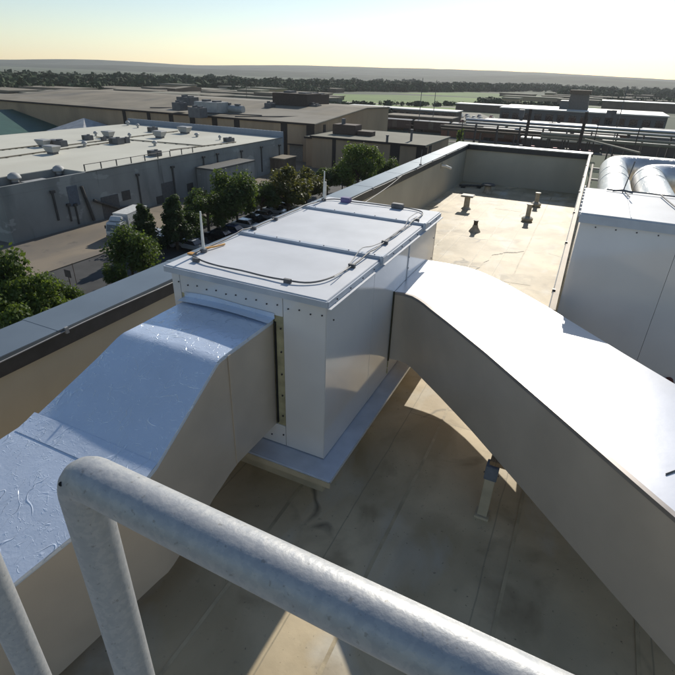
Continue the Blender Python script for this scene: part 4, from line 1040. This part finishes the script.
MB().box(a.x-.42, a.x+.42, a.y-.05, a.y-.0, G+1.5, G+2.3).build('panel', mat('sign_dark', (.10, .08, .07), .6), t)
t = thing('thin_post', (gp(77, 285).x, gp(77, 285).y, G), 'thin bare post right of the square sign', 'post')
MB().tube([(gp(77, 285).x, gp(77, 285).y, G), (gp(77, 285).x, gp(77, 285).y, G+2.4)], .035, 6).build('pole', RUST, t)
def pole(pxt, pyt, y, rt, rb, label, name='utility_pole', m=RUST, arm=False):
    a = at(pxt, pyt, y=y)
    t = thing(name, (a.x, y, G), label, 'pole')
    MB().tube([(a.x, y, G), (a.x, y, a.z)], [rb, rt], 8).build('pole', m, t, smooth=True)
    if arm: MB().box(a.x-1.1, a.x+1.1, y-.06, y+.06, a.z-.9, a.z-.72).build('crossarm', m, t)
    return t
TALL = mat('pole_dark', (.09, .07, .06), .85)
t = pole(531, 109, 60, .15, .22, 'thick dark wooden pole beyond the far parapet, left of the tower', m=TALL)
t = pole(587, 112, 62, .16, .24, 'thick dark wooden pole beyond the far parapet, right of the tower', m=TALL)
for i, (px, py, y, lab) in enumerate(((423, 78, 210, 'tall thin mast left of the twin mast over the rail yard'), (437, 80, 215, 'tall thin mast right of the twin mast over the rail yard'), (628, 86, 190, 'tall thin mast at the right over the sheds'),
        (600, 118, 150, 'pale thin post near the glinting roof'), (463, 120, 150, 'short utility pole over the wagons'), (410, 122, 140, 'utility pole behind the tan roof'), (395, 100, 400, 'distant mast in the green field, left'), (372, 106, 330, 'distant mast near the narrow shed'),
        (246, 84, 320, 'distant mast above the brown roof'), (6, 94, 210, 'mast at the far left'), (28, 96, 230, 'utility pole at the upper left'), (338, 98, 250, 'short mast behind the brown roof edge'), (553, 120, 170, 'post with crossarm in the rail yard'), (640, 128, 130, 'post behind the silver ducts'))):
    pole(px, py, y, .10 if y < 300 else .16, .16 if y < 300 else .22, lab, m=STEEL if i < 3 else TALL, arm=i in (4, 5, 10, 12))
q = MB(); a = at(585, 139, y=100); c = at(640, 153, y=60); q.tube([a, c], .12, 6)
tag(q.build('sloping_pipe', PALE), 'pale sloping pipe running down right behind the parapet', 'pipe')
# raised pipe rack along the sidings
for i, (py, zt, px0, px1, lab) in enumerate(((126.5, G+9, 465, 690, 'upper pale pipe bridge crossing the whole rail yard'), (139, G+7, 540, 690, 'lower pale pipe bridge right of the thick pole'), (131.5, G+6, 440, 600, 'rusty pipe bridge over the wagon rows'))):
    a = at((px0+px1)/2, py, z=zt); y = a.y; x0 = at(px0, py, y=y).x; x1 = at(px1, py, y=y).x
    t = thing('pipe_bridge', ((x0+x1)/2, y, G), lab, 'pipe bridge')
    for dz, dy in ((0, 0), (-.9, .8)):
        q = MB(); q.tube([(x0, y+dy, zt+dz), (x1, y+dy, zt+dz)], .38, 8); q.build('pipe', [METR, PALE, RUST][i], t, smooth=True)
    n = 9
    for k in range(n):
        xx = x0+(x1-x0)*(k+.5)/n; MB().box(xx-.18, xx+.18, y-.2, y+1.2, G, zt-1.3).build('trestle', TALL, t)

# ================================================================== TREES
def crown_mesh(kind, seed, n, R_, H_, leaf):
    r = random.Random(seed); q = MB(); clumps = []
    nc = {'round': 26, 'cone': 24, 'open': 20}[kind]
    for i in range(nc):
        if kind == 'cone':
            u = (i+.5)/nc; rad = R_*(1-.78*u)*(.55+.45*r.random()); a = i*2.4+r.random(); c = Vector((math.cos(a)*rad*.75, math.sin(a)*rad*.75, H_*(.16+.80*u))); s = R_*(.42-.22*u)*r.uniform(.7, 1.2)
        else:
            d = Vector((r.gauss(0, 1), r.gauss(0, 1), r.gauss(0, .9))).normalized()*R_*r.uniform(.35, .85)
            c = Vector((d.x, d.y, H_*.60+d.z*H_*.42/R_)); s = R_*r.uniform(.22, .46)*(1 if kind == 'round' else .8)
        clumps.append((c, s))
    for i in range(n):
        c, s = clumps[r.randrange(nc)]
        d = Vector((r.gauss(0, 1), r.gauss(0, 1), r.gauss(0, 1))).normalized()*s*(r.random()**.45)*(1.25 if r.random() < .12 else 1)
        p = c+d
        if p.z < H_*.08: continue
        nrm = (d.normalized()*.7+Vector((r.gauss(0, 1), r.gauss(0, 1), r.gauss(0, 1)))*.6+Vector((0, 0, .3))).normalized()
        t_ = nrm.orthogonal().normalized(); t_ = (t_*math.cos(i)+nrm.cross(t_)*math.sin(i)); b_ = nrm.cross(t_)
        l = leaf*r.uniform(.45, 1.7); k = len(q.v)
        q.v += [tuple(p-t_*l), tuple(p+b_*l*.55), tuple(p+t_*l), tuple(p-b_*l*.55)]; q.f.append((k, k+1, k+2, k+3))
    return q, clumps
def make_tree(kind, seed, n, R_, H_, leaf, lm, label, cat='tree'):
    t = thing('street_tree', (0, 0, 0), label, cat)
    q, cl = crown_mesh(kind, seed, n, R_, H_, leaf)
    me = bpy.data.meshes.new('crown'); me.from_pydata(q.v, [], q.f); me.materials.append(lm)
    o = bpy.data.objects.new('crown', me); COL.objects.link(o); o.parent = t
    tr = MB(); tr.tube([(0, 0, -.3), (.05, 0, H_*.25), (-.03, .04, H_*.55), (0, 0, H_*.88)], [H_*.028, H_*.022, H_*.013, H_*.004], 8)
    r = random.Random(seed)
    for c, s in cl[::2]:
        z0 = min(H_*.7, max(H_*.2, c.z*.6)); tr.tube([(0, 0, z0), (c.x*.5, c.y*.5, (z0+c.z)/2+.1), tuple(c)], [H_*.011, H_*.007, H_*.003], 5)
    tr.build('trunk', BARK, t)
    return t
TP = [('round', 11, 11000, 3.1, 5.2, .125, 0), ('cone', 12, 9000, 2.2, 6.5, .12, 1), ('open', 13, 8000, 2.5, 6.2, .125, 0), ('round', 14, 13000, 3.7, 8.0, .16, 2), ('open', 15, 9000, 3.1, 6.8, .14, 3)]
tp = [None]*len(TP)
def putree(k, px, pb, pt, label, wscale=1., x=None, mat_=None):
    a = gp(px, pb); h = at(px, pt, y=a.y).z-G
    kind, seed, n, R_, H_, leaf, mi = TP[k]
    s = h/H_
    if tp[k] is None: tp[k] = make_tree(kind, seed, n, R_, H_, leaf, LEAF[mi], label); o = tp[k]; o.location = (a.x, a.y, G); o.scale = (s*wscale, s*wscale, s); o['group'] = 'trees along the street'
    else: dup(tp[k], (a.x, a.y, G), rnd.uniform(0, 6), label, 'trees along the street', (s*wscale, s*wscale, s))
putree(0, 134, 284, 234, 'broad round bush-like tree above the coping, right of the square sign')
putree(1, 149, 254, 205, 'small pointed tree in front of the truck', 1.1)
putree(1, 178, 250, 196, 'pointed tree second from the truck', 1.15)
putree(2, 209, 234, 184, 'slender open tree between two pointed ones and the annex', 1.15)
putree(0, 238, 226, 173, 'full dark tree in front of the block annex', .95)
putree(2, 262, 219, 178, 'open tree right of the annex', 1.3)
putree(4, 288, 216, 167, 'pale olive hazy tree near the far rod', 1.35)
putree(2, 192, 243, 203, 'small open tree squeezed behind the second pointed one', 1.2)
putree(2, 223, 232, 192, 'small bushy tree just left of the full dark one', 1.3)
putree(4, 276, 214, 184, 'low olive tree under the hazy one', 1.4)
putree(0, 342, 192, 166, 'round bush left of the big bright green tree', 1.0)
putree(4, 306, 205, 168, 'olive tree just left of the far rod', 1.35)
putree(2, 327, 196, 163, 'darker open tree right of the far rod', 1.4)
putree(3, 357, 197, 142, 'big bright green tree in front of the tan roofed building', .98)
putree(0, 384, 186, 160, 'low bush at the foot of the low brown building', 1.0)
putree(0, 6, 345, 263, 'large leafy tree at the left edge of the view', .85)
putree(3, 42, 352, 284, 'leafy tree under the street lamp arm', .95)
putree(0, 72, 330, 290, 'low leafy bush against the coping near the square sign', .8)
putree(2, 118, 300, 262, 'small tree in front of the broad round one', .9)
a = at(461, 128, y=150)
t = make_tree('open', 31, 500, 1.3, 4, .28, LEAF[2], 'small yellow green treetop beyond the far parapet'); t.location = (a.x, 150, a.z-4); t.scale = (.9, .9, 1)
t['label'] = 'small yellow green treetop showing above the far parapet corner'; t.location.z = G; t.scale = (.9, .9, (a.z-G)/4)
# hedge and undergrowth along the street: nobody could count it
def leafmass(name, boxes, n, leaf, m, label, cat, seed):
    r = random.Random(seed); q = MB()
    for _ in range(n):
        x0, x1, y0, y1, h = boxes[r.randrange(len(boxes))]
        x = r.uniform(x0, x1); y = r.uniform(y0, y1); hh = h*(.45+.55*abs(math.sin(x*.9+y*.55)*math.cos(y*.31+x*.2)))
        p = Vector((x, y, G+hh*r.random()**.5)); nrm = Vector((r.gauss(0, 1), r.gauss(0, 1), r.gauss(0, 1)+.6)).normalized()
        t_ = nrm.orthogonal().normalized(); b_ = nrm.cross(t_); l = leaf*r.uniform(.6, 1.4); k = len(q.v)
        q.v += [tuple(p-t_*l), tuple(p+b_*l*.6), tuple(p+t_*l), tuple(p-b_*l*.6)]; q.f.append((k, k+1, k+2, k+3))
    me = bpy.data.meshes.new(name); me.from_pydata(q.v, [], q.f); me.materials.append(m)
    o = bpy.data.objects.new(name, me); COL.objects.link(o); return tag(o, label, cat, None, 'stuff')
leafmass('undergrowth', [(-50.5, -47.5, 40, 100, 1.4), (-38.5, -36.5, 30, 95, 1.6)], 9000, .22, LEAF[1], 'low dark undergrowth between the street and the car row', 'undergrowth', 3)
# far woods
def woods(name, bands, n, label, seed, m):
    r = random.Random(seed); q = MB()
    for _ in range(n):
        px0, px1, py0, py1, hh, ww = bands[r.randrange(len(bands))]
        p = gp(r.uniform(px0, px1), r.uniform(py0, py1)); s = ww*r.uniform(.6, 1.3); h = hh*r.uniform(.6, 1.2)
        for c_ in range(46):
            d_ = Vector((r.gauss(0, 1), r.gauss(0, 1), r.gauss(0, 1))).normalized()*(r.random()**.4)
            c = Vector((p.x+d_.x*s*.9, p.y+d_.y*s*.9, G+h*.52+d_.z*h*.5)); l = s*r.uniform(.16, .34)
            nrm = (d_+Vector((r.gauss(0, .5), r.gauss(0, .5), r.gauss(0, .5)))).normalized(); t_ = nrm.orthogonal().normalized(); b_ = nrm.cross(t_)
            k = len(q.v); q.v += [tuple(c-t_*l), tuple(c+b_*l*.8), tuple(c+t_*l), tuple(c-b_*l*.8)]; q.f.append((k, k+1, k+2, k+3))
    me = bpy.data.meshes.new(name); me.from_pydata(q.v, [], q.f); me.materials.append(m)
    o = bpy.data.objects.new(name, me); COL.objects.link(o); return tag(o, label, 'woods', None, 'stuff')
WD = mat('far_woods', (.045, .075, .03), .95, 0, .3, .05)
WD.node_tree.nodes['Principled BSDF'].inputs['Roughness'].default_value = 1
woods('woods', [(-100, 240, 80, 86, 9, 9), (100, 420, 82, 89, 8, 8), (380, 700, 86, 92, 8, 8), (-100, 240, 84, 90, 9, 9), (200, 420, 86.5, 91, 9, 9), (400, 560, 88, 92, 9, 9), (560, 760, 91, 100, 9, 8), (300, 500, 90, 91.5, 6, 8)], 2600, 'dark woods covering the plain before the hills', 4, WD)
woods('woods', [(230, 330, 91, 93, 6, 5), (480, 500, 106, 109, 6, 4), (330, 480, 105.5, 106.5, 3, 3), (500, 560, 109, 111, 5, 4), (-40, 100, 92, 96, 8, 7), (600, 700, 103, 107, 6, 4), (360, 390, 118, 121, 5, 3)], 420, 'scattered dark trees round the green fields', 6, WD)
# small far houses and sheds
r = random.Random(12)
protoF = []
zones = [(0, 'over the green roofed hall'), (75, 'over the pale pyramid'), (150, 'over the blue parapet'), (215, 'over the pale tank plant'), (280, 'over the brown penthouse'), (340, 'over the tan roof'), (400, 'over the twin masts'), (470, 'over the far parapet corner'), (540, 'left of the square tower'), (590, 'right of the square tower'), (640, 'at the right edge')]
cntz = {}
for k in range(84):
    px = r.uniform(-20, 690); py = r.uniform(86, 101)+(px/675)*6
    p = gp(px, py); w, d, h = r.uniform(14, 60), r.uniform(10, 22), r.uniform(3, 6)
    if 325 < px < 500 and py > 90: py = r.uniform(88, 90)
    p = gp(px, py)
    zn = [n_ for x_, n_ in zones if px >= x_-20][-1]; row = 'nearer' if py > 95+px/675*6 else 'farther'
    key = (k % 4, zn, row); cntz[key] = cntz.get(key, -1)+1
    lab = '%s %s far-off building%s %s' % (['dull dark', 'pale', 'light grey', 'brown'][k % 4], row, ['', ' next to its like', ' beyond two like it', ' beyond three like it', ' beyond four like it', ' beyond five like it'][min(5, cntz[key])], zn)
    if k < 4:
        f_ = thing('far_building', (0, 0, 0), lab, 'building', 'scattered buildings on the plain')
        MB().box(-.5, .5, -.5, .5, 0, .8).build('wall', [DWALL, PALE, ACD, BWALL][k], f_); MB().box(-.52, .52, -.52, .52, .801, 1).build('roof', [GROOF, TROOF, GROOF, TROOF][k], f_)
        f_.location = (p.x, p.y, G); f_.scale = (w, d, h); protoF.append(f_)
    else: dup(protoF[k % 4], (p.x, p.y, G), r.uniform(-.3, .3), lab, 'scattered buildings on the plain', (w, d, h))

# ================================================================== HAZE
hz = MB().box(-2600, 2600, -400, 3900, G-1.2, 75)
hm = bpy.data.materials.new('haze'); hm.use_nodes = True; n = hm.node_tree.nodes; n.remove(n['Principled BSDF'])
pv = n.new('ShaderNodeVolumePrincipled'); pv.inputs['Color'].default_value = (.93, .96, 1, 1); pv.inputs['Density'].default_value = .00009; pv.inputs['Anisotropy'].default_value = .3
hm.node_tree.links.new(pv.outputs[0], n['Material Output'].inputs['Volume'])
tag(hz.build('haze', hm), 'thin pale haze in the air over the whole industrial plain', 'haze', None, 'stuff')
